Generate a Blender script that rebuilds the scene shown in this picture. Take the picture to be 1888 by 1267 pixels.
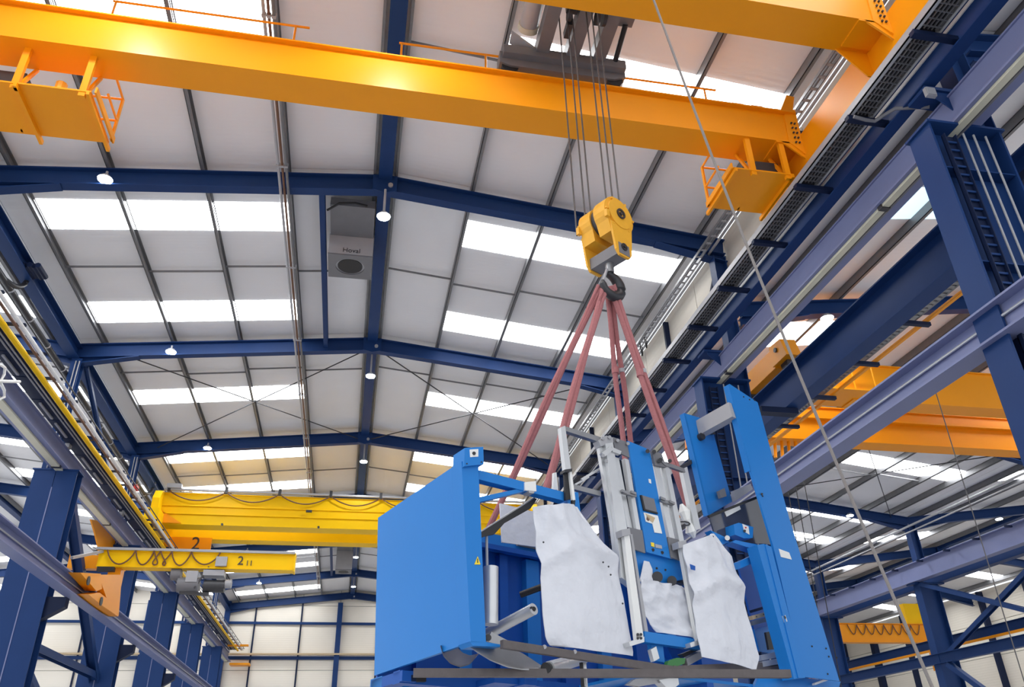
import bpy, bmesh, math, random
from mathutils import Vector, Matrix
from math import sin, cos, pi, radians, sqrt, atan2
random.seed(7)
for o in list(bpy.data.objects): bpy.data.objects.remove(o, do_unlink=True)
S = bpy.context.scene
COL = S.collection

# ---------------------------------------------------------------- camera
YAW, PIT, ROL, FPX = radians(11.635), radians(28.998), radians(-1.556), 1463.7
fw = Vector((sin(YAW)*cos(PIT), cos(YAW)*cos(PIT), sin(PIT)))
r0 = Vector((cos(YAW), -sin(YAW), 0)); u0 = r0.cross(fw)
rt = r0*cos(ROL) + u0*sin(ROL); up = u0*cos(ROL) - r0*sin(ROL)
CAMP = Vector((0, 0, 1.6))
cam = bpy.data.cameras.new('camera'); camo = bpy.data.objects.new('camera', cam); COL.objects.link(camo)
cam.sensor_fit = 'HORIZONTAL'; cam.sensor_width = 36; cam.lens = FPX/1888*36
cam.clip_start = .05; cam.clip_end = 400
m = Matrix.Identity(4)
for i in range(3):
    m[i][0] = rt[i]; m[i][1] = up[i]; m[i][2] = -fw[i]; m[i][3] = CAMP[i]
camo.matrix_world = m
S.camera = camo

# ---------------------------------------------------------------- light
w = bpy.data.worlds.new('sky'); S.world = w; w.use_nodes = True
bg = w.node_tree.nodes['Background']; bg.inputs[0].default_value = (.93, .96, 1, 1); bg.inputs[1].default_value = 1.25
S.view_settings.view_transform = 'Standard'; S.view_settings.look = 'None'
S.view_settings.gamma = 1; S.view_settings.use_curve_mapping = False
S.view_settings.exposure = 0.18
SKYLIGHT = 8.0
LAMP_W = 190.0

# ---------------------------------------------------------------- measuring: a sight line met with a real plane
def ray(x, y):
    return rt*((x-944)/FPX) + up*(-(y-633.5)/FPX) + fw
def at(x, y, X=None, Y=None, Z=None):
    d = ray(x, y)
    i, v = (0, X) if X is not None else (1, Y) if Y is not None else (2, Z)
    return CAMP + d*((v-CAMP[i])/d[i])

# ---------------------------------------------------------------- materials
MAT = {}
def mat(name, col, rough=.5, metal=0., var=.06, scale=6., bump=0., bscale=40., emit=None, estr=0., spec=.5, wave=None, coat=0.):
    if name in MAT: return MAT[name]
    m = bpy.data.materials.new(name); m.use_nodes = True
    nt = m.node_tree; b = nt.nodes['Principled BSDF']
    b.inputs['Roughness'].default_value = rough; b.inputs['Metallic'].default_value = metal
    b.inputs['Specular IOR Level'].default_value = spec
    b.inputs['Coat Weight'].default_value = coat
    tc = nt.nodes.new('ShaderNodeTexCoord')
    if var:
        n = nt.nodes.new('ShaderNodeTexNoise'); n.inputs['Scale'].default_value = scale; n.inputs['Detail'].default_value = 4
        nt.links.new(tc.outputs['Object'], n.inputs['Vector'])
        mx = nt.nodes.new('ShaderNodeMix'); mx.data_type = 'RGBA'
        mx.inputs[6].default_value = tuple(c*(1-var) for c in col)+(1,)
        mx.inputs[7].default_value = tuple(min(1, c*(1+var)) for c in col)+(1,)
        nt.links.new(n.outputs['Fac'], mx.inputs[0]); nt.links.new(mx.outputs[2], b.inputs['Base Color'])
    else:
        b.inputs['Base Color'].default_value = tuple(col)+(1,)
    if bump or wave:
        bp = nt.nodes.new('ShaderNodeBump'); bp.inputs['Strength'].default_value = bump or .3; bp.inputs['Distance'].default_value = .02
        if wave:
            t = nt.nodes.new('ShaderNodeTexWave'); t.bands_direction = wave; t.inputs['Scale'].default_value = bscale
        else:
            t = nt.nodes.new('ShaderNodeTexNoise'); t.inputs['Scale'].default_value = bscale
        nt.links.new(tc.outputs['Object'], t.inputs['Vector'])
        nt.links.new(t.outputs['Fac'], bp.inputs['Height']); nt.links.new(bp.outputs['Normal'], b.inputs['Normal'])
    if emit:
        b.inputs['Emission Color'].default_value = tuple(emit)+(1,); b.inputs['Emission Strength'].default_value = estr
    MAT[name] = m
    return m
navy = mat('navy_steel', (.012, .042, .150), .45, spec=.18, var=.12, scale=1.5)
navyd = mat('dark_blue_steel', (.008, .016, .050), .5, spec=.2, var=.15, scale=2)
litblue = mat('lit_blue_steel', (.19, .215, .38), .42, spec=.3, var=.10, scale=1.2)  # paler than the navy: light reflected off the beams is put into the colour
galv = mat('galvanised_steel', (.20, .20, .21), .42, .35, var=.15, scale=5)
sheet = mat('roof_sheet', (.86, .855, .87), .6, spec=.2, var=.03, scale=.8, bump=.12, wave='Y', bscale=2.2)
cream = mat('cream_cladding', (.86, .80, .70), .6, var=.03, scale=.7, bump=.12, wave='Z', bscale=2.0)
backm = mat('dark_backing', (.12, .12, .13), .8)
roofl = mat('roof_light', (.9, .93, .95), .4, var=0, emit=(.97, .99, 1), estr=SKYLIGHT)
roofl2 = mat('blue_roof_light', (.7, .85, .9), .4, var=0, emit=(.62, .86, .98), estr=1.0)
orange = mat('orange_crane_paint', (.90, .325, .003), .38, var=.05, scale=1.2, spec=.3)
yellow = mat('yellow_crane_paint', (.98, .58, .002), .45, var=.04, scale=1.2, spec=.15)
hookyel = mat('hook_block_paint', (.80, .40, .030), .4, var=.10, scale=8)
lampm = mat('lamp_glow', (1, 1, 1), .5, var=0, emit=(.9, .96, 1), estr=30)
black = mat('black_rubber', (.012, .012, .014), .5, var=.1)
dark = mat('dark_iron', (.045, .045, .05), .42, .3, var=.2, scale=9)
grey = mat('grey_paint', (.17, .17, .185), .45, var=.12, scale=4)
lgrey = mat('light_grey_paint', (.38, .38, .40), .4, var=.08, scale=4)
white = mat('white_paint', (.82, .82, .80), .4, var=.04)
creamc = mat('cream_conduit', (.62, .60, .47), .4, var=.08, scale=3)
floorm = mat('concrete_floor', (.46, .46, .47), .55, var=.08, scale=.6)
rope = mat('wire_rope', (.13, .12, .12), .45, .5, var=.3, scale=60)
sling = mat('pink_round_sling', (.42, .16, .165), .85, var=.16, scale=30, bump=.5, bscale=120)
mblue = mat('machine_blue', (.018, .200, .590), .34, var=.03, scale=1.5, spec=.22)
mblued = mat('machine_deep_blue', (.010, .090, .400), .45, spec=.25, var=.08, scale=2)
alu = mat('aluminium_profile', (.62, .63, .64), .33, .55, var=.08, scale=6)
steel = mat('brushed_steel', (.30, .30, .31), .36, .7, var=.12, scale=7)
rust = mat('primer_brown_rail', (.10, .085, .085), .55, var=.3, scale=12)
film = mat('white_plastic_sheet', (.70, .715, .77), .36, var=.07, scale=7, bump=.8, bscale=9)
amber = mat('amber_plastic', (.9, .25, .01), .25, var=0)
brown = mat('brown_pipe', (.16, .07, .035), .45, var=.2)
green = mat('green_plastic', (.02, .16, .03), .4)
warn = mat('warning_yellow', (.9, .65, .02), .4, var=0)
tanw = mat('tan_timber', (.55, .42, .26), .6, var=.15)
dglass = mat('smoked_panel', (.05, .055, .085), .12, var=.1, coat=.3)

# ---------------------------------------------------------------- mesh helpers
WM = {}
class MB:
    def __init__(s): s.v = []; s.f = []
    def add(s, vs, fs):
        n = len(s.v); s.v += [Vector(p) for p in vs]; s.f += [tuple(i+n for i in f) for f in fs]; return s
    def box(s, x0, x1, y0, y1, z0, z1):
        return s.add([(x, y, z) for x in (x0, x1) for y in (y0, y1) for z in (z0, z1)],
            [(0,1,3,2),(4,6,7,5),(0,4,5,1),(2,3,7,6),(0,2,6,4),(1,5,7,3)])
    def bar(s, p, q, w, h, upv=(0,0,1), off=(0,0)):
        p = Vector(p); q = Vector(q); d = (q-p).normalized(); u = Vector(upv)
        a = d.cross(u)
        if a.length < 1e-4: a = d.cross(Vector((0,1,0)))
        a.normalize(); b = a.cross(d).normalized()
        o = a*off[0] + b*off[1]
        c = [a*(w/2)+b*(h/2), -a*(w/2)+b*(h/2), -a*(w/2)-b*(h/2), a*(w/2)-b*(h/2)]
        return s.add([p+o+k for k in c]+[q+o+k for k in c], [(3,2,1,0),(4,5,6,7),(0,1,5,4),(1,2,6,5),(2,3,7,6),(3,0,4,7)])
    def ibar(s, p, q, h, b, tf=.02, tw=.014, upv=(0,0,1)):
        s.bar(p, q, b, tf, upv, (0, h/2-tf/2)); s.bar(p, q, b, tf, upv, (0, -h/2+tf/2)); return s.bar(p, q, tw, h-2*tf, upv)
    def tube(s, p, q, r, n=10, r2=None, cap=True):
        p = Vector(p); q = Vector(q); d = (q-p).normalized(); r2 = r if r2 is None else r2
        a = d.orthogonal().normalized(); b = d.cross(a)
        vs = []
        for c, R in ((p, r), (q, r2)):
            for i in range(n):
                t = 2*pi*i/n; vs.append(c+a*(R*cos(t))+b*(R*sin(t)))
        fs = [(i, (i+1)%n, n+(i+1)%n, n+i) for i in range(n)]
        if cap: fs += [tuple(range(n))[::-1], tuple(range(n, 2*n))]
        return s.add(vs, fs)
    def pipe(s, p, q, r, ri, n=16):
        p = Vector(p); q = Vector(q); d = (q-p).normalized(); a = d.orthogonal().normalized(); b = d.cross(a); vs = []
        for c, R in ((p, r), (q, r), (q, ri), (p, ri)):
            for i in range(n):
                t = 2*pi*i/n; vs.append(c+a*(R*cos(t))+b*(R*sin(t)))
        fs = []
        for k in range(4):
            for i in range(n):
                fs.append((k*n+i, k*n+(i+1)%n, ((k+1)%4)*n+(i+1)%n, ((k+1)%4)*n+i))
        return s.add(vs, fs)
    def path(s, pts, r, n=8):
        pts = [Vector(p) for p in pts]; vs = []; fs = []
        ref = Vector((.3, .2, 1))
        for i, p in enumerate(pts):
            d = (pts[min(i+1, len(pts)-1)]-pts[max(i-1, 0)]).normalized()
            a = d.cross(ref)
            if a.length < 1e-3: a = d.orthogonal()
            a.normalize(); b = d.cross(a); ri = r[i] if isinstance(r, (list, tuple)) else r
            for k in range(n):
                t = 2*pi*k/n; vs.append(p+a*(ri*cos(t))+b*(ri*sin(t)))
        for i in range(len(pts)-1):
            for k in range(n):
                fs.append((i*n+k, i*n+(k+1)%n, (i+1)*n+(k+1)%n, (i+1)*n+k))
        fs += [tuple(range(n))[::-1], tuple(range((len(pts)-1)*n, len(pts)*n))]
        return s.add(vs, fs)
    def prism(s, poly, vec):
        vec = Vector(vec); a = [Vector(p) for p in poly]; n = len(a)
        return s.add(a+[p+vec for p in a], [tuple(range(n))[::-1], tuple(range(n, 2*n))]+[(i, (i+1)%n, n+(i+1)%n, n+i) for i in range(n)])
    def quadgrid(s, fn, nu, nv, th=None):
        base = [[Vector(fn(i/nu, j/nv)) for j in range(nv+1)] for i in range(nu+1)]
        vs = [p for row in base for p in row]; k = nv+1
        fs = [(i*k+j, (i+1)*k+j, (i+1)*k+j+1, i*k+j+1) for i in range(nu) for j in range(nv)]
        if th is not None:
            th = Vector(th); N = len(vs); vs = vs+[p+th for p in vs]
            fs += [tuple(N+x for x in f[::-1]) for f in fs]
            ring = [i*k for i in range(nu+1)]+[nu*k+j for j in range(1, nv+1)]+[i*k+nv for i in range(nu-1, -1, -1)]+[j for j in range(nv-1, 0, -1)]
            fs += [(ring[i], N+ring[i], N+ring[(i+1)%len(ring)], ring[(i+1)%len(ring)]) for i in range(len(ring))]
        return s.add(vs, fs)

def setp(o, label=None, cat=None, group=None, kind=None):
    if label: o['label'] = label
    if cat: o['category'] = cat
    if group: o['group'] = group
    if kind: o['kind'] = kind
    return o
def mesh_of(name, mb, material, inv, smooth):
    me = bpy.data.meshes.new(name)
    me.from_pydata([inv @ p for p in mb.v], [], mb.f)
    bm = bmesh.new(); bm.from_mesh(me); bmesh.ops.recalc_face_normals(bm, faces=bm.faces)
    if smooth:
        for f in bm.faces: f.smooth = True
        for e in bm.edges:
            if len(e.link_faces) == 2 and e.calc_face_angle(0) > radians(35): e.smooth = False
    bm.to_mesh(me); bm.free(); me.materials.append(material)
    return me
def part(name, mb, material, parent, smooth=False, kind=None, label=None):
    """a mesh given in world coordinates, hung under a thing or one of its parts"""
    W = WM[parent.name]
    o = bpy.data.objects.new(name, mesh_of(name, mb, material, W.inverted(), smooth))
    COL.objects.link(o); o.parent = parent; WM[o.name] = W
    return setp(o, label=label, kind=kind)
def thing(name, loc, label=None, cat=None, group=None, kind=None, basis=None):
    o = bpy.data.objects.new(name, None); COL.objects.link(o); o.empty_display_size = .2
    W = Matrix.Translation(Vector(loc))
    if basis:
        for i in range(3):
            for j in range(3): W[i][j] = basis[j][i]
    o.matrix_world = W; WM[o.name] = W
    return setp(o, label, cat, group, kind)
def solo(name, mb, material, label=None, cat=None, group=None, kind=None, smooth=False):
    """a thing that is one mesh, its origin at its base"""
    xs = [p.x for p in mb.v]; ys = [p.y for p in mb.v]; zs = [p.z for p in mb.v]
    W = Matrix.Translation(Vector(((min(xs)+max(xs))/2, (min(ys)+max(ys))/2, min(zs))))
    o = bpy.data.objects.new(name, mesh_of(name, mb, material, W.inverted(), smooth))
    COL.objects.link(o); o.matrix_world = W; WM[o.name] = W
    return setp(o, label, cat, group, kind)
def piece(name, me, loc, parent):
    """one of many alike pieces: shares a mesh, sits under parent at a world position"""
    o = bpy.data.objects.new(name, me); COL.objects.link(o); o.parent = parent
    o.location = WM[parent.name].inverted() @ Vector(loc); return o
CACHE = {}
def cmesh(key, fn, material, smooth=False):
    if key not in CACHE:
        mb = MB(); fn(mb); CACHE[key] = mesh_of(key[0], mb, material, Matrix.Identity(4), smooth)
    return CACHE[key]
FR = [7.38, 15.73, 24.1, 32.45, 40.8, 49.1, 57.4]
GAB = 65.3
ORD = ['nearest the camera', 'second from the camera', 'third from the camera', 'fourth from the camera', 'fifth from the camera', 'sixth from the camera', 'seventh from the camera']
# ================================================================ floor and roofs
fl = MB(); fl.box(-30, 46, -12, 66, -.2, 0)
setp(solo('floor', fl, floorm), kind='structure')

def hall_roof(name, xl, xr, xridge, ze, slope, xs_left, xs_right, rows, y0, sky=True, coarse_left=False, coarse_right=False):
    zr = ze + slope*max(xridge-xl, xr-xridge)
    zt = lambda x: zr - slope*abs(x-xridge)
    root = thing(name, (xridge, y0, zr), kind='structure')
    H = .24
    # added sheet over the panels, keeps light from leaking through their joints
    for a, b in ((xl, xridge), (xridge, xr)):
        d = MB(); za, zb = zt(a)+H+.06, zt(b)+H+.06
        d.add([(a,y0,za),(b,y0,zb),(b,GAB,zb),(a,GAB,za),(a,y0,za+.05),(b,y0,zb+.05),(b,GAB,zb+.05),(a,GAB,za+.05)],
              [(0,1,2,3),(4,7,6,5),(0,4,5,1),(1,5,6,2),(2,6,7,3),(3,7,4,0)])
        part('light_stop', d, backm, root)
    def cell(a, b, ya, yb, what):
        L = round(yb-ya, 3); g = .012
        za, zb = zt(a)+H, zt(b)+H
        blue = what and xridge > 10 and ya < 13
        key = ('skylight_pane' if what else 'roof_panel', blue, round(b-a, 3), round(zb-za, 3), L)
        def mk(mb):
            w_ = b-a; dz = zb-za; lo = -.015 if what else 0
            mb.add([(g,g,lo+dz*0),(w_-g,g,lo+dz),(w_-g,L-g,lo+dz),(g,L-g,lo),(g,g,lo+.05),(w_-g,g,lo+dz+.05),(w_-g,L-g,lo+dz+.05),(g,L-g,lo+.05)],
              [(0,1,2,3),(4,7,6,5),(0,4,5,1),(1,5,6,2),(2,6,7,3),(3,7,4,0)])
        piece(key[0], cmesh(key, mk, roofl2 if blue else roofl if what else sheet), (a, ya, za), root)
    for side, xs, co in ((0, xs_left, coarse_left), (1, xs_right, coarse_right)):
        xs = sorted(xs)
        for i in range(len(xs)-1):
            a, b = xs[i], xs[i+1]
            central = (i == len(xs)-2) if side == 0 else (i == 0)
            outer = (i == 0 and side == 0) or (i == len(xs)-2 and side == 1)
            if co and not central:
                pass
            if central or outer:
                ys = [y0]+[f for f in FR if f > y0]+[GAB]
                for p_, q_ in zip(ys, ys[1:]): cell(a, b, p_, q_, False)
            else:
                y = y0
                for p_, q_ in rows:
                    if p_ > y: cell(a, b, y, p_, False)
                    cell(a, b, p_, q_, sky); y = q_
                if y < GAB: cell(a, b, y, GAB, False)
        # purlins on the rafters
        for x in (xs[1:-1] if True else xs):
            pm = MB(); z = zt(x)
            pm.box(x-.035, x-.02, y0, GAB, z, z+H); pm.box(x-.035, x+.05, y0, GAB, z, z+.014); pm.box(x-.035, x+.05, y0, GAB, z+H-.014, z+H)
            part('purlin', pm, galv, root)
    # ridge beam and its two light rails
    rb = MB(); rb.box(xridge-.17, xridge+.17, y0, GAB, zr-.18, zr+.12)
    part('ridge_beam', rb, navy, root)
    for s in (-1, 1):
        rp = MB(); x = xridge+s*.27; rp.box(x-.03, x+.03, y0, GAB, zr-.03, zr+.2)
        part('ridge_purlin', rp, galv, root)
    return root, zt
ROWS = [(4.8, 6.0), (10.9, 12.1), (17.1, 18.3), (21.9, 23.1), (28.0, 29.2), (34.3, 35.5), (38.8, 39.95), (44.6, 45.8), (51.8, 52.9), (55.3, 56.4), (62.3, 63.6)]
XM = .1
main_roof, ztm = hall_roof('ceiling', -9.05, 9.0, XM, 14.03, .108, [-9.05, -8.3, -6.25, -4.2, -2.25, XM], [XM, 2.3, 4.3, 6.4, 8.35, 9.0], ROWS, -2.0)
left_roof, ztl = hall_roof('ceiling', -27.0, -9.05, -18.0, 14.03, .108, [-27, -25, -22.9, -20.5, -18], [-18, -15.8, -13.8, -11.8, -9.8, -9.05], ROWS, 8.0)
RB = [(11.4, 12.5), (17.2, 18.6), (21.9, 23.1), (27.1, 28.3), (33.5, 34.6), (37.3, 38.5), (44.6, 45.8), (50.6, 51.8), (55.0, 56.2)]
b_roof, ztb = hall_roof('ceiling', 9.1, 25.4, 17.2, 12.1, .125, [9.1, 10.0, 12.0, 14.1, 17.2], [17.2, 19.4, 21.4, 23.4, 24.6, 25.4], RB, 2.0)
c_roof, ztc = hall_roof('ceiling', 25.4, 41.8, 33.6, 12.1, .125, [25.4, 26.2, 28.2, 30.4, 33.6], [33.6, 36.0, 38.4, 40.8, 41.8], RB, 14.0)

# sag rods between the purlins of the main roof
def sag_rods(root, zt, xs, ys):
    for y in ys:
        for i, (a, b) in enumerate(zip(xs, xs[1:])):
            r_ = MB(); yy = y + (.12 if i % 2 else -.12)
            r_.bar((a, yy, zt(a)+.1), (b, yy, zt(b)+.1), .035, .05); part('sag_rod', r_, galv, root)
MX = [-8.3, -6.25, -4.2, -2.25, -.2]; MXR = [.4, 2.3, 4.3, 6.4, 8.35]
sag_rods(main_roof, ztm, MX, [19.95, 26.4, 37.0, 42.6, 47.2, 53.4, 58.9])
sag_rods(main_roof, ztm, MXR, [11.6, 19.95, 26.4, 37.0, 42.6, 47.2, 53.4])
sag_rods(left_roof, ztl, [-15.8, -13.8, -11.8, -9.8], [19.9, 26.4, 31, 37.0, 42.6, 47, 53])
sag_rods(b_roof, ztb, [17.4, 19.4, 21.4, 23.4], [28.6, 33.6, 37.8, 42.2, 47])

# ================================================================ portal frames
def frame(y, xl, xr, xridge, zt, label, h=.48, haunch=True, half=None):
    t = thing('roof_frame', (xridge, y, zt(xl)-h), label, 'roof frame', None)
    for s, xe in ((-1, xl), (1, xr)):
        if half and s != half: continue
        mb = MB(); dz = Vector((0, 0, -h/2-.005))
        p = Vector((xridge, y, zt(xridge)))+dz; q = Vector((xe, y, zt(xe)))+dz
        mb.ibar(p, q, h, .26, .03, .016)
        rf = part('rafter', mb, navy, t)
        if haunch:
            hb = MB(); a = xe - s*1.9; zA = zt(a)-h-.005; zB = zt(xe)-h
            hb.prism([(a, y-.008, zA), (xe, y-.008, zB), (xe, y-.008, zB-.22)], (0, .016, 0))
            hb.bar((a, y, zA-.01), (xe, y, zB-.23), .26, .03)
            part('haunch', hb, navy, t)
    if not half:
        ap = MB()
        ap.prism([(xridge-.3, y-.15, zt(xridge)-.04), (xridge+.3, y-.15, zt(xridge)-.04), (xridge+.3, y-.15, zt(xridge)-h-.02), (xridge, y-.15, zt(xridge)-h-.1), (xridge-.3, y-.15, zt(xridge)-h-.02)], (0, .03, 0))
        apo = part('apex_plate', ap, navy, t)
        dk = MB(); dk.tube((xridge+.14, y-.2, zt(xridge)-h+.12), (xridge+.14, y-.15, zt(xridge)-h+.12), .06, 12)
        part('tie_disc', dk, lgrey, apo)
    return t
WH = ['above the near orange crane', 'crossing behind the yellow hook block', 'where the wire bracing begins', 'just above the far yellow crane', 'behind the far yellow crane', 'below the numbered jib arm', 'in front of the far end wall']
for i, y in enumerate(FR):
    frame(y, -9.05, 9.0, XM, ztm, 'navy steel roof frame of the main hall, ' + WH[i])
frame(GAB-.25, -9.05, 9.0, XM, ztm, 'navy steel rafters along the top of the far end wall')
for i, y in enumerate(FR[1:]):
    frame(y, -27, -9.05, -18, ztl, 'navy steel roof frame of the left side hall, ' + ORD[i])
for i, y in enumerate(FR[:6]):
    frame(y, 9.1, 25.4, 17.2, ztb, 'navy steel roof frame of the right side hall, ' + ORD[i], h=.42)
for i, y in enumerate(FR[2:6]):
    frame(y, 25.4, 41.8, 33.6, ztc, 'navy steel roof frame of the outermost right hall, ' + ORD[i], h=.42)

# wire bracing in the roof of the third bay
BR = [((-7.6, 24.3), (-.2, 32.3)), ((-8.1, 32.2), (-.1, 24.3)), ((.4, 24.3), (8.1, 32.2)), ((.35, 32.3), (7.7, 24.3))]
BL = ['falling to the right from the left eave', 'rising to the ridge from the left eave', 'running from the ridge down to the right eave', 'crossing behind the pink slings']
for (a, b), l in zip(BR, BL):
    mb = MB(); mb.tube((a[0], a[1], ztm(a[0])-.32), (b[0], b[1], ztm(b[0])-.32), .022, 6)
    solo('bracing_rod', mb, dark, 'thin dark roof bracing rod ' + l, 'bracing rod', 'roof bracing rods')
for (a, b), l in zip([((18, 24.1), (24.6, 32.45)), ((17.6, 32.45), (24.4, 24.1))], ['slanting down to the wall crane', 'crossing the other one']):
    mb = MB(); mb.tube((a[0], a[1], ztb(a[0])-.1), (b[0], b[1], ztb(b[0])-.1), .02, 6)
    solo('bracing_rod', mb, dark, 'thin bracing rod under the right side roof, ' + l, 'bracing rod', 'right hall bracing rods')

# valley beam and rain pipe along the left eave, eave pipes and tray along the right one
mb = MB(); mb.ibar((-9.02, 6, 13.72), (-9.02, GAB, 13.72), .42, .34, .03, .02)
solo('valley_beam', mb, navy, 'long navy valley beam along the left eave of the main hall', 'beam')
t = thing('rain_pipe', (-9.15, 14, 12.95), 'dark rain pipe with pale collars running along the left eave', 'pipe')
mb = MB(); mb.tube((-9.15, 12, 13.0), (-9.15, 44, 13.0), .085, 12); rp = part('pipe_run', mb, dark, t, True)
for i in range(19):
    y = 16.2+i*1.5; c = MB(); c.tube((-9.15, y, 13), (-9.15, y+.05, 13), .098, 12); part('collar', c, lgrey, rp)
for y0 in (19.2, 36):
    mb = MB(); pts = [(-9.15, y0-.5, 13.0)]+[(-9.1+.1*k/6, y0-.5+.9*sin(k/6*pi/2), 13.0+.55*(1-cos(k/6*pi/2))) for k in range(1, 7)]+[(-8.98, y0+.42, 13.75)]
    part('elbow', mb.path(pts, .07, 10), dark, t, True)
mb = MB()
for k in range(5): mb.tube((-8.95+.1*k, 18.9+.05*(k % 2), 13.6), (-8.95+.1*k, 19.5+.05*(k % 2), 13.62), .075, 8)
solo('valve_cluster', mb, navyd, 'dark clustered pipe fitting bolted on the left valley beam', 'fitting')
for x, z, r_, l, mm in ((8.42, 13.72, .05, 'upper galvanised', galv), (8.56, 13.6, .035, 'thin pale', lgrey), (8.3, 13.45, .03, 'lower bright', lgrey)):
    mb = MB(); mb.tube((x, 3, z), (x, GAB, z), r_, 10)
    solo('conduit_pipe', mb, mm, l + ' conduit pipe along the right eave of the main hall', 'pipe', smooth=True)
t = thing('cable_tray', (8.12, 8, 13.2), 'perforated grey cable tray hung along the right eave above the crane track', 'cable tray')
mb = MB(); mb.box(8.03, 8.05, 4, GAB, 13.25, 13.33); mb.box(8.19, 8.21, 4, GAB, 13.25, 13.33); part('tray_rail', mb, galv, t)
mb = MB()
for i in range(200): mb.box(8.05, 8.19, 4+i*.3, 4.06+i*.3, 13.255, 13.27)
part('rung', mb, lgrey, t, kind='stuff')
for y, s_ in ((19.6, .3), (20.0, .36), (29, .3)):
    mb = MB(); mb.path([(8.1+.02*k, y+.03*k, 13.25-s_*sin(k/8*pi)) for k in range(9)], .02, 6)
    part('hanging_cable', mb, black, t)

# conduits clipped under the purlin left of the ridge
for k, (dx, r_, mm, l) in enumerate([(-.09, .035, lgrey, 'pale'), (0., .03, brown, 'brown'), (.09, .035, galv, 'grey')]):
    mb = MB(); mb.tube((-2.27+dx, 4, ztm(-2.27)-.55), (-2.27+dx, 60, ztm(-2.27)-.55), r_, 8)
    c = solo('conduit_pipe', mb, mm, l + ' conduit of the pipe bundle left of the roof ridge', 'pipe', smooth=True)
    for i in range(14):
        cl = MB(); cl.box(-2.31+dx, -2.23+dx, 6.4+i*4.15, 6.46+i*4.15, ztm(-2.27)-.60, ztm(-2.27)-.5); part('clip', cl, lgrey, c)

# ================================================================ walls
def wall_panels(root, me_key, cells, th, axis):
    for c in cells:
        (a0, a1), (z0, z1), pos = c; g = .015
        key = ('wall_panel', axis, round(a1-a0, 2), round(z1-z0, 2), th)
        def mk(mb):
            if axis == 'x': mb.box(0, th, g, a1-a0-g, g, z1-z0-g)
            else: mb.box(g, a1-a0-g, 0, th, g, z1-z0-g)
        loc = (pos, a0, z0) if axis == 'x' else (a0, pos, z0)
        piece('wall_panel', cmesh(key, mk, cream), loc, root)
wr = thing('wall_right', (9.1, -2, 12.1), kind='structure')
mb = MB(); mb.box(9.14, 9.18, -2, GAB, 12.1, 14.25); part('backing', mb, backm, wr)
ys = [-2, 1.2, 4.3]+[f+k*2.0875 for f in FR[:7] for k in range(4)]+[GAB]
wall_panels(wr, 'c', [((a, b), (z, z+1.06), 9.06) for a, b in zip(ys, ys[1:]) for z in (12.1, 13.16)], .08, 'x')
for i, y in enumerate(ys[3:-1]):
    if i % 2 == 0 and i % 4: 
        mb = MB(); mb.box(8.9, 9.05, y-.05, y+.05, 12.1, 14.0); part('stud', mb, navyd, wr)
    if i % 4 == 0:
        mb = MB(); mb.bar((8.98, y+.3, 13.7), (8.98, y+1.9, 12.1), .1, .1); part('stud', mb, navyd, wr)
wb = thing('wall_back', (0, GAB, 0), kind='structure')
mb = MB(); mb.box(-27, 46, GAB+.12, GAB+.2, 0, 15.6); part('backing', mb, backm, wb)
XG = [-27, -24.6, -22.4, -18.9, -16.7, -14.6, -12.2, -9.05, -7.0, -3.6, -.75, 2.2, 5.6, 9.0, 12.2, 15.0, 17.6, 20.4, 23, 25.4, 28, 31, 34, 37, 40, 43, 46]
ZG = [0, 2.1, 4.2, 6.2, 8.1, 9.35, 10.3, 12.68, 14.0, 15.3]
wall_panels(wb, 'g', [((a, b), (z0, z1), GAB+.02) for a, b in zip(XG, XG[1:]) for z0, z1 in zip(ZG, ZG[1:])], .08, 'y')
for x in XG[1:-1]:
    big = x in (-22.4, -9.05, -.75, 9.0, 17.6, 25.4, 34, -14.6)
    mb = MB(); b = .19 if big else .055; mb.box(x-b, x+b, GAB-(.35 if big else .12), GAB, 0, 14.2 if x < 9.1 else 12.2)
    part('wall_post', mb, navy if big else navyd, wb)
for z, d, mm in ((12.68, .09, navy), (10.2, .12, navy), (8.1, .07, navy), (4.2, .07, navy)):
    mb = MB(); mb.box(-27, 46, GAB-.14, GAB, z-d, z+d); part('girt', mb, mm, wb)
mb = MB(); mb.box(-24, 25, GAB-.42, GAB-.14, 10.38, 10.5); solo('service_rail', mb, tanw, 'tan service rail running across the far end wall', 'rail')
ws = thing('wall_far_right', (41.8, 12, 0), kind='structure')
mb = MB(); mb.box(42.0, 42.06, 14, GAB, 0, 12.3); part('backing', mb, backm, ws)
yy = [14+i*4.275 for i in range(13)]
wall_panels(ws, 's', [((a, b), (z, z+2.05), 41.9) for a, b in zip(yy, yy[1:]) for z in (0, 2.05, 4.1, 6.15, 8.2, 10.25)], .08, 'x')
for i, y in enumerate(yy):
    mb = MB(); b = .25 if i % 2 else .1; mb.box(41.5, 41.9, y-b, y+b, 0, 12.2); part('wall_post', mb, navyd, ws)

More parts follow.
